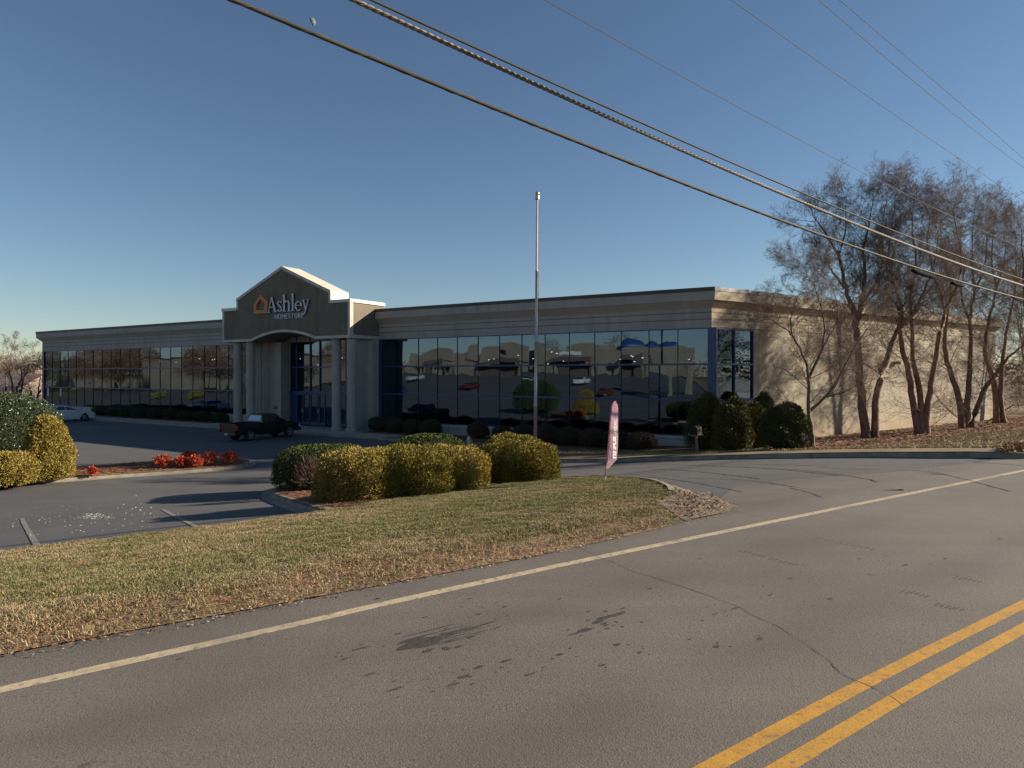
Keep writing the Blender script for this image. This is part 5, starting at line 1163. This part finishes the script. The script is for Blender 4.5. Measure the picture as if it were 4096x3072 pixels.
# ------------------------------------------------------------------ vehicles
def side_fill(outline, step=.16):
    bm = bmesh.new(); vs = [bm.verts.new((x, 0, z)) for x, z in outline]; bm.faces.new(vs); bmesh.ops.triangulate(bm, faces=bm.faces[:])
    for ax in (0, 2):
        lo = min(p[0 if ax == 0 else 1] for p in outline); hi = max(p[0 if ax == 0 else 1] for p in outline); v = lo + step
        while v < hi:
            co = [0, 0, 0]; no = [0, 0, 0]; co[ax] = v; no[ax] = 1; bmesh.ops.bisect_plane(bm, geom=bm.verts[:] + bm.edges[:] + bm.faces[:], plane_co=co, plane_no=no, dist=1e-5); v += step
    return bm
def body_part(name, outline, hw, material, parent, seg=8, crown=None, sides=(1, -1), top=True, off=0.0, th=None):
    bm = side_fill(outline); V = [v.co.copy() for v in bm.verts]; F = [[v.index for v in f.verts] for f in bm.faces]; E = [(e.verts[0].index, e.verts[1].index) for e in bm.edges if len(e.link_faces) == 1]; bm.free()
    mb = MB(); n = len(V)
    for sd in sides:
        b = len(mb.v); mb.v += [(v.x, sd * (hw(v.x, v.z) + off), v.z) for v in V]
        for f in F: mb.f.append(tuple(b + i for i in (f if sd < 0 else f[::-1]))); mb.m.append(0)
    if top and len(sides) == 2:
        # strips across
        idx = {}
        for (i, j) in E:
            for k_ in range(seg):
                q = []
                for (ii, kk) in ((i, k_), (j, k_), (j, k_ + 1), (i, k_ + 1)):
                    key = (ii, kk)
                    if kk == 0: q.append(ii)
                    elif kk == seg: q.append(n + ii)
                    else:
                        if key not in idx:
                            v = V[ii]; f = kk / seg; y = hw(v.x, v.z) * (1 - 2 * f); dz = crown(v.x, v.z) * (1 - (1 - 2 * f) ** 2) if crown else 0; dx = 0
                            if v.x < xmin + .25: dx = -.08 * (1 - (1 - 2 * f) ** 2)
                            if v.x > xmax - .3: dx = .12 * (1 - (1 - 2 * f) ** 2)
                            mb.v.append((v.x + dx, y, v.z + dz)); idx[key] = len(mb.v) - 1
                        q.append(idx[key])
                mb.f.append(tuple(q)); mb.m.append(0)
    o = mb.build(name, material, parent, world=False)
    bm = bmesh.new(); bm.from_mesh(o.data); bmesh.ops.recalc_face_normals(bm, faces=bm.faces[:]); bm.to_mesh(o.data); bm.free()
    o.data.polygons.foreach_set('use_smooth', [True] * len(o.data.polygons)); o.data.set_sharp_from_angle(angle=R(38))
    return o
def wheel(x, y, r_, w_, parent, spokes=5, rimc='alu'):
    sd = 1 if y > 0 else -1; prof = [(r_ * .62, -w_ / 2), (r_ * .93, -w_ / 2), (r_, -w_ / 2 + .03), (r_, w_ / 2 - .03), (r_ * .93, w_ / 2), (r_ * .62, w_ / 2)]
    mb = MB(); n = 28; b = 0
    for (rr, yy) in prof:
        for j in range(n): a = 2 * math.pi * j / n; mb.v.append((x + rr * math.cos(a), y + yy, r_ + rr * math.sin(a)))
    for i in range(len(prof)):
        i2 = (i + 1) % len(prof)
        for j in range(n): mb.f.append((i * n + j, i * n + (j + 1) % n, i2 * n + (j + 1) % n, i2 * n + j)); mb.m.append(0)
    wh_ = mb.build('wheel', M['rubber'], parent, world=False, ang=35)
    mb = MB(); yo = y + sd * (w_ / 2 - .02); yi = y - sd * .03
    def pt(rr, a, yy): return (x + rr * math.cos(a), yy, r_ + rr * math.sin(a))
    # dish
    for j in range(n):
        a, c = 2 * math.pi * j / n, 2 * math.pi * (j + 1) / n; mb.add([pt(r_ * .63, a, yo), pt(r_ * .63, c, yo), pt(r_ * .56, c, yo), pt(r_ * .56, a, yo)], [(0, 1, 2, 3)]); mb.add([pt(r_ * .56, a, yo), pt(r_ * .56, c, yo), pt(r_ * .54, c, yi), pt(r_ * .54, a, yi)], [(0, 1, 2, 3)])
    for k_ in range(spokes):
        a = 2 * math.pi * k_ / spokes + .3; hw_ = .16; mb.add([pt(r_ * .1, a - .8, yo + sd * .0), pt(r_ * .58, a - hw_, yo - sd * .005), pt(r_ * .58, a + hw_, yo - sd * .005), pt(r_ * .1, a + .8, yo)], [(0, 1, 2, 3)])
    mb.add([pt(r_ * .16, 2 * math.pi * j / 12, yo + sd * .005) for j in range(12)], [tuple(range(12))]); mb.build('rim', M[rimc], wh_, world=False)
    mb = MB(); mb.add([pt(r_ * .6, 2 * math.pi * j / 20, yi) for j in range(20)], [tuple(range(20))]); mb.build('hub', M['black'], wh_, world=False)
def arch_(cx, r_, z0, a0=0, a1=180, n=8, rev=True):
    return [(cx + r_ * math.cos(R(a1 - (a1 - a0) * i / n)), z0 + r_ * math.sin(R(a1 - (a1 - a0) * i / n))) for i in range(n + 1)]
def sedan(paint, label, loc, rz, group=None):
    global xmin, xmax
    xmin, xmax = -2.44, 2.44; t = root('sedan', loc, label, 'car', group, rz); wr = .335; fx_, rx_ = 1.45, -1.38
    out = [(-2.40, .30), (-1.80, .22)] + arch_(rx_, .39, .33) + [(-.92, .2), (1.0, .2)] + arch_(fx_, .39, .33) + [(1.9, .22), (2.40, .30), (2.44, .52), (2.40, .68), (2.15, .80), (1.55, .93), (1.05, 1.0), (-1.75, 1.06), (-2.25, 1.08), (-2.42, .98), (-2.44, .6)]
    def hw(x, z):
        e = .92 - .10 * max(0, (abs(x) - 1.5) / .95) ** 2.2; e -= .05 * max(0, (.5 - z) / .3) ** 2; e -= .045 * max(0, (z - .75) / .3) ** 1.5
        if z > 1.02: e -= .34 * ((z - 1.02) / .42)
        return e
    body_part('body', out, hw, paint, t, crown=lambda x, z: .05 if z > .6 else 0)
    gh = [(-1.78, 1.05), (-1.3, 1.28), (-.9, 1.40), (-.45, 1.44), (.05, 1.42), (.45, 1.30), (1.12, .99)]
    body_part('roof', gh, lambda x, z: hw(x, max(z, 1.02)) - .03, paint, t, crown=lambda x, z: .02)
    win = [(-1.25, 1.07), (-1.05, 1.26), (-.7, 1.35), (-.3, 1.38), (-.1, 1.37), (-.1, 1.06)]; win2 = [(-.04, 1.06), (-.04, 1.37), (.3, 1.30), (.8, 1.07), (.85, 1.03)]
    for sd in (1, -1):
        for wn in (win, win2): body_part('window', wn, lambda x, z: hw(x, max(z, 1.02)) - .03, M['carglass'], t, sides=(sd,), off=.006)
    # windscreens
    for (xa, za, xb, zb_) in ((1.06, 1.02, .42, 1.33), (-1.74, 1.09, -1.02, 1.39)):
        mb = MB(); ya = hw(xa, 1.02) - .12; yb = hw(xb, zb_) - .1; up = .028; mb.add([(xa, ya, za + up), (xa, -ya, za + up), (xb, -yb, zb_ + up), (xb, yb, zb_ + up)], [(0, 1, 2, 3)]); mb.build('windscreen', M['carglass'], t, world=False)
    for x in (fx_, rx_):
        for y in (.80, -.80): wheel(x, y, wr, .21, t)
    for sd in (1, -1):
        mb = MB(); mb.hexa([(1.95, sd * .74, .62), (2.44, sd * .55, .60), (2.36, sd * .5, .62), (1.9, sd * .7, .62), (1.95, sd * .885, .76), (2.42, sd * .62, .69), (2.3, sd * .55, .72), (1.9, sd * .8, .78)]); mb.build('headlight', M['headl'], t, world=False)
        mb = MB(); mb.hexa([(-2.45, sd * .55, .8), (-2.2, sd * .875, .8), (-2.2, sd * .8, .8), (-2.4, sd * .5, .8), (-2.45, sd * .55, .93), (-2.2, sd * .872, .93), (-2.2, sd * .8, .93), (-2.4, sd * .5, .93)]); mb.build('tail_light', M['red'], t, world=False)
        mb = MB(); mb.box(.78, .98, sd * 1.0 - .07, sd * 1.0 + .07, .98, 1.1); mb.box(.85, .9, min(sd * .86, sd * .95), max(sd * .86, sd * .95), 1.0, 1.04); mb.build('mirror', paint, t, world=False, bevel=.02)
        mb = MB(); 
        for x in (-.2, .72): mb.box(x - .1, x + .06, sd * .915 - .015, sd * .915 + .015, .88, .91)
        mb.build('handle', paint, t, world=False)
    mb = MB(); mb.box(2.40, 2.50, -.5, .5, .34, .52); mb.build('grille', M['black'], t, world=False)
    return t
def align(px, py, lx, ly, rz):   # put local wheel foot (lx,ly) at a picture point
    x, y = G(px, py); c, s_ = math.cos(rz), math.sin(rz); x -= lx * c - ly * s_; y -= lx * s_ + ly * c; return (x, y, h(x, y) + .005)
rzd = math.atan2(D2[1], D2[0])
sedan(M['car_w'], 'white sedan parked nose toward the store at the far left', align(84.6, 420.8, 1.45, -.9, rzd), rzd)
def pickup(loc, rz):
    global xmin, xmax
    xmin, xmax = 0, 5.1; t = root('pickup_truck', loc, 'black compact pickup parked nose toward the entrance columns', 'pickup truck', None, rz); wr = .365; rx_, fx_ = 1.08, 4.2
    out = [(.06, .42), (.1, .38)] + arch_(rx_, .45, .4, 5, 175) + [(1.75, .34), (3.55, .34)] + arch_(fx_, .45, .4, 5, 175) + [(4.85, .40), (5.05, .45), (5.08, .78), (4.98, .95), (4.5, 1.03), (3.78, 1.10), (1.95, 1.12), (.05, 1.12)]
    def hw(x, z):
        e = .86 - .06 * max(0, (x - 4.3) / .8) ** 2 - .03 * max(0, (.6 - z) / .25) ** 2 + .03 * math.exp(-((x - 1.08) / .5) ** 2) * (z < .95) + .03 * math.exp(-((x - 4.2) / .5) ** 2) * (z < .95)
        if z > 1.1: e -= .20 * ((z - 1.1) / .55)
        return e
    # bed walls and front body
    split = 1.93
    bed = [p for p in out if p[0] <= 1.76] ; bed = [(.06, .42), (.1, .38)] + arch_(rx_, .45, .4, 5, 175) + [(1.75, .34), (1.90, .34), (1.90, 1.10), (.05, 1.12)]
    fr = [(1.93, .34), (3.55, .34)] + arch_(fx_, .45, .4, 5, 175) + [(4.85, .40), (5.05, .45), (5.08, .78), (4.98, .95), (4.5, 1.03), (3.78, 1.10), (1.93, 1.12)]
    body_part('body', fr, hw, M['car_k'], t, crown=lambda x, z: .04 if z > .9 else 0)
    for sd in (1, -1):
        o = body_part('bed_side', bed, hw, M['car_k'], t, sides=(sd,), top=False); 
        mb = MB(); y0, y1 = sorted((sd * .72, sd * .862)); mb.box(.05, 1.9, y0, y1, 1.085, 1.125); mb.build('bed_rail', M['black'], t, world=False, bevel=.008)
        mb = MB(); y0, y1 = sorted((sd * .70, sd * .73)); mb.box(.05, 1.9, y0, y1, .55, 1.085); mb.build('bed_liner', M['black'], t, world=False)
    mb = MB(); mb.box(.08, 1.92, -.72, .72, .5, .55); mb.box(1.88, 1.93, -.85, .85, .4, 1.11); mb.build('bed_floor', M['black'], t, world=False)
    mb = MB(); mb.box(.03, .09, -.70, .70, .55, 1.12); mb.build('tailgate', M['car_k'], t, world=False, bevel=.012)
    mb = MB(); mb.box(-.12, .05, -.84, .84, .40, .56); mb.build('rear_bumper', mat('dull_bumper', (0.08, 0.075, 0.075), .4, metal=.5), t, world=False, bevel=.02)
    mb = MB(); mb.box(-.128, -.121, -.16, .16, .42, .55); mb.build('number_plate', M['plate'], t, world=False)
    gh = [(1.98, 1.11), (2.02, 1.30), (2.12, 1.60), (2.3, 1.665), (3.0, 1.665), (3.2, 1.62), (3.88, 1.09)]
    body_part('cab', gh, lambda x, z: hw(x, max(z, 1.1)) - .02, M['car_k'], t, crown=lambda x, z: .02)
    for sd in (1, -1):
        for wn in ([(2.12, 1.16), (2.2, 1.55), (2.55, 1.58), (2.55, 1.16)], [(2.65, 1.16), (2.65, 1.58), (3.1, 1.56), (3.5, 1.25), (3.5, 1.16)]):
            body_part('window', wn, lambda x, z: hw(x, max(z, 1.1)) - .02, M['carglass'], t, sides=(sd,), off=.006)
        mb = MB(); y0, y1 = sorted((sd * .70, sd * .89)); mb.box(.0, .12, y0, y1, .72, 1.02); mb.build('tail_light', M['red'], t, world=False, bevel=.01)
        mb = MB(); y0, y1 = sorted((sd * .5, sd * .82)); mb.box(4.98, 5.12, y0, y1, .68, .86); mb.build('headlight', M['headl'], t, world=False, bevel=.01)
        mb = MB(); y0, y1 = sorted((sd * .9, sd * 1.06)); mb.box(3.45, 3.6, y0, y1, 1.1, 1.28); mb.build('mirror', M['black'], t, world=False, bevel=.02)
    mb = MB(); mb.add([(1.985, .62, 1.22), (1.985, -.62, 1.22), (2.10, -.56, 1.57), (2.10, .56, 1.57)], [(0, 1, 2, 3)]); mb.build('rear_window', M['rearglass'], t, world=False)
    mb = MB(); mb.add([(3.86, -.68, 1.14), (3.86, .68, 1.14), (3.25, .6, 1.635), (3.25, -.6, 1.635)], [(0, 1, 2, 3)]); mb.build('windscreen', M['carglass'], t, world=False)
    mb = MB(); mb.box(5.0, 5.2, -.85, .85, .42, .6); mb.build('front_bumper', M['black'], t, world=False, bevel=.03)
    for x in (rx_, fx_):
        for y in (.74, -.74): wheel(x, y, wr, .24, t)
    return t
pickup(align(251, 441, 1.08, -.86, rzd), rzd)

# ------------------------------------------------------------------ what the store glass mirrors, across the lot
PZ = h(*FP(70, 104, 0)[:2])
pl = root('plaza_store', FP(70, 101, PZ), 'beige stuccoed shopping plaza with arched parapets and dark awnings, mirrored in the store glass', 'store')
def arcp(t0, t1, z, rise, n=10): return [(t0 + (t1 - t0) * i / n, z + rise * math.sin(math.pi * i / n)) for i in range(n + 1)]
def pprism(name, pts, o0, o1, m):
    mb = MB(); prism(mb, pts, o0, o1); return mb.build(name, m, pl)
pprism('wall', [(38, PZ - 1), (38, PZ + 5.6), (52, PZ + 5.6), (52, PZ + 6.6), (58, PZ + 6.6), (58, PZ + 5.5)] + [(108, PZ + 5.5)] + [(108, PZ - 1)], 101.5, 125, M['plaza'])
pprism('parapet', [(70, PZ + 3.2), (86, PZ + 3.2)] + [(86, PZ + 6.6)] + arcp(86, 70, PZ + 6.6, .9)[1:], 101.0, 101.49, M['plaza'])
pprism('parapet', [(92, PZ + 3.2), (104, PZ + 3.2)] + [(104, PZ + 6.0)] + arcp(104, 92, PZ + 6.0, .9)[1:], 101.0, 101.49, M['plaza'])
pprism('tower', [(64, PZ - 1), (68.5, PZ - 1), (68.5, PZ + 7.3), (64, PZ + 7.3)], 100.4, 101.49, M['plaza'])
for a, b in ((73, 83), (94, 97), (99.5, 102.5), (53, 63), (41, 47)):
    mb = MB(); mb.fbox(a, b, 101.3, 101.48 if a != 40 else 101.47, PZ, PZ + 3.1); mb.build('shopfront', M['plazadark'], pl)
    mb = MB(); mb.hexa([FP(b, 99.0, PZ + 2.7), FP(a, 99.0, PZ + 2.7), FP(a, 100.9, PZ + 3.2), FP(b, 100.9, PZ + 3.2), FP(b, 99.0, PZ + 2.9), FP(a, 99.0, PZ + 2.9), FP(a, 100.9, PZ + 3.9), FP(b, 100.9, PZ + 3.9)]); mb.build('awning', M['plazadark'], pl)
    for t_ in (a + .3, b - .3):
        mb = MB(); mb.fbox(t_ - .15, t_ + .15, 99.1, 99.4, PZ, PZ + 2.7); mb.build('post', M['plaza'], pl)
mb = MB(); mb.lathe(FP(46, 108, PZ + 5.5), [(4.5, 0), (3.5, 1.2), (1.5, 2.2), (.1, 2.8)], 16); mb.build('dome', M['bluemetal'], pl, smooth=True)
mb = MB(); mb.lathe(FP(41, 112, PZ + 5.5), [(3.5, 0), (2.5, 1.0), (.1, 2.0)], 16); mb.build('dome', M['bluemetal'], pl, smooth=True)
mb = MB(); mb.fbox(76, 79, 100.9, 101, PZ + 4.6, PZ + 5.6); mb.build('shop_sign', M['black'], pl); mb = MB(); mb.fbox(56, 60, 101.3, 101.49, PZ + 4.4, PZ + 5.2); mb.build('shop_sign', M['white'], pl)
# second, further wing seen in the left windows
p2 = root('plaza_store', FP(180, 84, h(*FP(180, 84, 0)[:2])), 'long pale plaza wing behind trees, mirrored in the left windows', 'store')
z2_ = h(*FP(160, 80, 0)[:2]); mb = MB(); mb.fbox(112, 290, 84, 100, z2_ - 2, z2_ + 9.0); mb.build('wall', M['plaza'], p2); mb = MB(); mb.fbox(112, 290, 83.8, 100.2, z2_ + 9.0, z2_ + 9.4); mb.build('roof_edge', M['cap'], p2)
sg = FP(20, 58, 0); t = root('pylon_sign', (sg[0], sg[1], h(*sg[:2])), 'beige pylon sign on two posts, mirrored in the right windows', 'sign'); z = h(*sg[:2])
for d in (-1.2, 1.2):
    mb = MB(); mb.fbox(20 + d - .25, 20 + d + .25, 57.7, 58.2, z - .2, z + 5.5); mb.build('post', M['plaza'], t)
mb = MB(); mb.fbox(18.2, 21.8, 57.5, 58.4, z + 5.5, z + 7.5); mb.build('sign_face', M['plaza'], t)
cols_ = [('carred', 'red sedan', 62, 66), ('carsil', 'silver sedan', 52, 70), ('carblue', 'blue sedan', 74, 58), ('car_w', 'white sedan', 44, 74), ('carsil', 'grey silver sedan', 84, 76), ('carred', 'dark red sedan', 33, 60)]
pos_w = ['mid lot', 'before dark awnings', 'closest to the store', 'below the blue dome', 'under the arched parapet', 'near the pylon sign']
for (mm, nm, t_, o_), wds in zip(cols_, pos_w):
    p = FP(t_, o_, 0); sedan(M[mm], nm + ' across the lot, mirrored in store glass, ' + wds, (p[0], p[1], h(p[0], p[1]) + .01), rng.choice([rzd, rzd + math.pi]) + rng.uniform(-.1, .1), 'cars parked far across the lot')
def far_tree(name, x, y, ht, wd, m, label, group, n=9000, size=.22, bare=False):
    z = h(x, y); t = root(name, (x, y, z - .1), label, 'tree', group); mb = MB(); mb.tube([(0, 0, 0), (.1, 0, ht * .6)], [ht * .02, ht * .008], 7); mb.build('trunk', M['bark_g'], t, world=False, smooth=True)
    bl = [(rng.uniform(-.3, .3) * wd, rng.uniform(-.3, .3) * wd, ht * rng.uniform(.42, .78), wd * rng.uniform(.3, .5), wd * rng.uniform(.3, .5), ht * rng.uniform(.16, .26)) for _ in range(8)]
    V, F = leaves(bl, n, size if not bare else .075, asp=1.6 if not bare else 16, out=.4, up=.3 if bare else 0, shell=(.3, 1.1), p=2, lump=.4, lsc=.4); np_mesh('crown', V, F, m, t)
k = 0
for t_ in range(96, 262, 6):
    o_ = rng.uniform(50, 70); p = FP(t_, o_, 0)
    if k % 3 == 1: far_tree('evergreen_tree', p[0], p[1], rng.uniform(6, 9), 6, M['fargreen'], 'dark evergreen tree beside the far lot, mirrored in the left windows', 'far evergreens beside the lot', n=5000)
    else: far_tree('bare_tree', p[0], p[1], rng.uniform(9, 15), 7, M['farbrown'], 'leafless brown tree beside the far lot, mirrored in the left windows', 'far bare trees beside the lot', bare=True, n=13000)
    k += 1
for t_, o_, w_ in ((112, 42, 1.5), (131, 46, 1.9)):
    p = FP(t_, o_, 0); shrub('golden_shrub', (p[0], p[1], h(p[0], p[1])), [(0, 0, .7, w_, w_, .9)], 3000, .12, M['gold'], 'low golden shrub on the far side of the lot, mirrored in the left windows', 'golden shrubs across the lot', 'coreg')
for t_, o_ in ((3, 84), (-8, 78), (-20, 84), (10, 95), (24, 110), (58, 135), (80, 134)):
    p = FP(t_, o_, 0)
    far_tree('bare_tree', p[0], p[1], rng.uniform(9, 13), 8, M['farbrown'], 'leafless tree by the plaza and pylon sign, mirrored in the right windows', 'far bare trees by the plaza', bare=True, n=7000)
for i, (x, y) in enumerate(((74, 8), (80, 18), (84, 28), (88, 38), (92, 50), (96, 62), (78, -4))):
    far_tree('evergreen_tree', x, y, 8 + (i * 37 % 5) * .7, 9, M['fargreen'], 'dark evergreen tree across the road, mirrored in the corner windows', 'evergreens across the road', n=6000)
# houses and trees beyond the left end
def house(x, y, w_, d_, hh, rise, rz, label):
    z = h(x, y); t = root('house', (x, y, z), label, 'house', 'houses beyond the left end of the store', rz)
    mb = MB(); mb.box(-w_ / 2, w_ / 2, -d_ / 2, d_ / 2, -.5, hh); mb.add([(-w_ / 2, -d_ / 2, hh), (-w_ / 2, d_ / 2, hh), (-w_ / 2, 0, hh + rise)], [(0, 1, 2)]); mb.add([(w_ / 2, -d_ / 2, hh), (w_ / 2, d_ / 2, hh), (w_ / 2, 0, hh + rise)], [(0, 2, 1)]); mb.build('wall', M['siding'], t, world=False)
    mb = MB(); e = .5
    for sd in (-1, 1): mb.hexa([(-w_ / 2 - e, sd * (d_ / 2 + e), hh - e * rise / (d_ / 2)), (w_ / 2 + e, sd * (d_ / 2 + e), hh - e * rise / (d_ / 2)), (w_ / 2 + e, 0, hh + rise), (-w_ / 2 - e, 0, hh + rise)] + [(-w_ / 2 - e, sd * (d_ / 2 + e), hh - e * rise / (d_ / 2) + .2), (w_ / 2 + e, sd * (d_ / 2 + e), hh - e * rise / (d_ / 2) + .2), (w_ / 2 + e, 0, hh + rise + .2), (-w_ / 2 - e, 0, hh + rise + .2)])
    mb.build('roof', M['roofpink'], t, world=False)
    for i in range(3):
        mb = MB(); x_ = -w_ / 2 + w_ * (i + .7) / 3.4; mb.box(x_ - .5, x_ + .5, -d_ / 2 - .04, -d_ / 2 + .02, 1, 2.2); mb.build('window', M['carglass'], t, world=False)
house(-72, 96, 14, 9, 3.0, 2.4, R(-20), 'low house with pale pinkish roof seen left of the holly and store')
house(-66, 104, 12, 8, 3.2, 2.6, R(35), 'house with a steep pale roof edge, just left of the store end')
for i, (x, y, ht, wd, bare, lab) in enumerate(((-86, 112, 12, 9, True, 'leafless brown tree crown at the very left edge'), (-80, 118, 13, 8, False, 'dark evergreen tree among bare ones at the left edge'), (-74, 118, 13, 9, True, 'reddish bare tree beside the left end of the store'), (-68, 112, 10, 6, True, 'thin bare tree closest to the left end of the store'), (-95, 120, 14, 10, True, 'tall bare tree mostly outside the left edge'), (-63, 125, 12, 9, True, 'bare tree half hidden behind the left end of the store'))):
    far_tree('bare_tree' if bare else 'evergreen_tree', x, y, ht, wd, M['farbrown'] if bare else M['fargreen'], lab, 'trees beyond the left end of the store', bare=bare, n=14000)
for (x, y, ht, sd, lab) in ((-60.5, 82, 8.5, 71, 'small bare tree just left of the store end'), (-66, 86, 10, 72, 'brown bare tree rising behind the holly at the left edge'), (-64, 90, 7, 73, 'low bare thicket tree in front of the pale roofs')):
    bare_tree('bare_tree', (x, y, h(x, y)), simple_paths(x, y, ht, sd, 3, 1.6), sd, lab, 'trees beyond the left end of the store', .62, .015, 'bark_g', low=True, blen=2.4)
# ------------------------------------------------------------------ far tree line and the moon
tl = []
for i in range(420):
    a = rng.uniform(0, 2 * math.pi); d = rng.uniform(260, 380); x, y = d * math.cos(a), 40 + d * math.sin(a); tl.append((x, y, h(x, y) + 3.0, rng.uniform(8, 14), rng.uniform(8, 14), rng.uniform(5, 8)))
V, F = leaves(tl, 90000, 1.1, asp=1.5, out=.3, shell=(.6, 1.05), p=2, zmin=-50)
tag(np_mesh('woodland', V, F, M['farbrown'], None), 'distant brown winter woodland around the shopping area', 'woodland', kind='stuff')
md = 2500.0; mp0 = Vector(((311.5 - 512) / FPX * md, md, EYE + (374 - 22) / FPX * md)); mr_ = 8.0 / 2 / FPX * md
bm = bmesh.new(); bmesh.ops.create_uvsphere(bm, u_segments=32, v_segments=20, radius=1)
view = mp0.normalized(); lim = (Vector((.93, 0, .37))).normalized(); lim = (lim - view * lim.dot(view)).normalized(); axd = (lim * .93 - view * .37).normalized()
bmesh.ops.bisect_plane(bm, geom=bm.verts[:] + bm.edges[:] + bm.faces[:], plane_co=(0, 0, 0), plane_no=lim * .98 - view * .12, clear_inner=True)
bmesh.ops.holes_fill(bm, edges=bm.edges[:]); 
for v in bm.verts: v.co = v.co * mr_
me = bpy.data.meshes.new('moon'); bm.to_mesh(me); bm.free(); o = link('moon', me, None, M['moon'], True); o.location = mp0; tag(o, 'pale half moon in the blue sky above the entrance', 'moon')
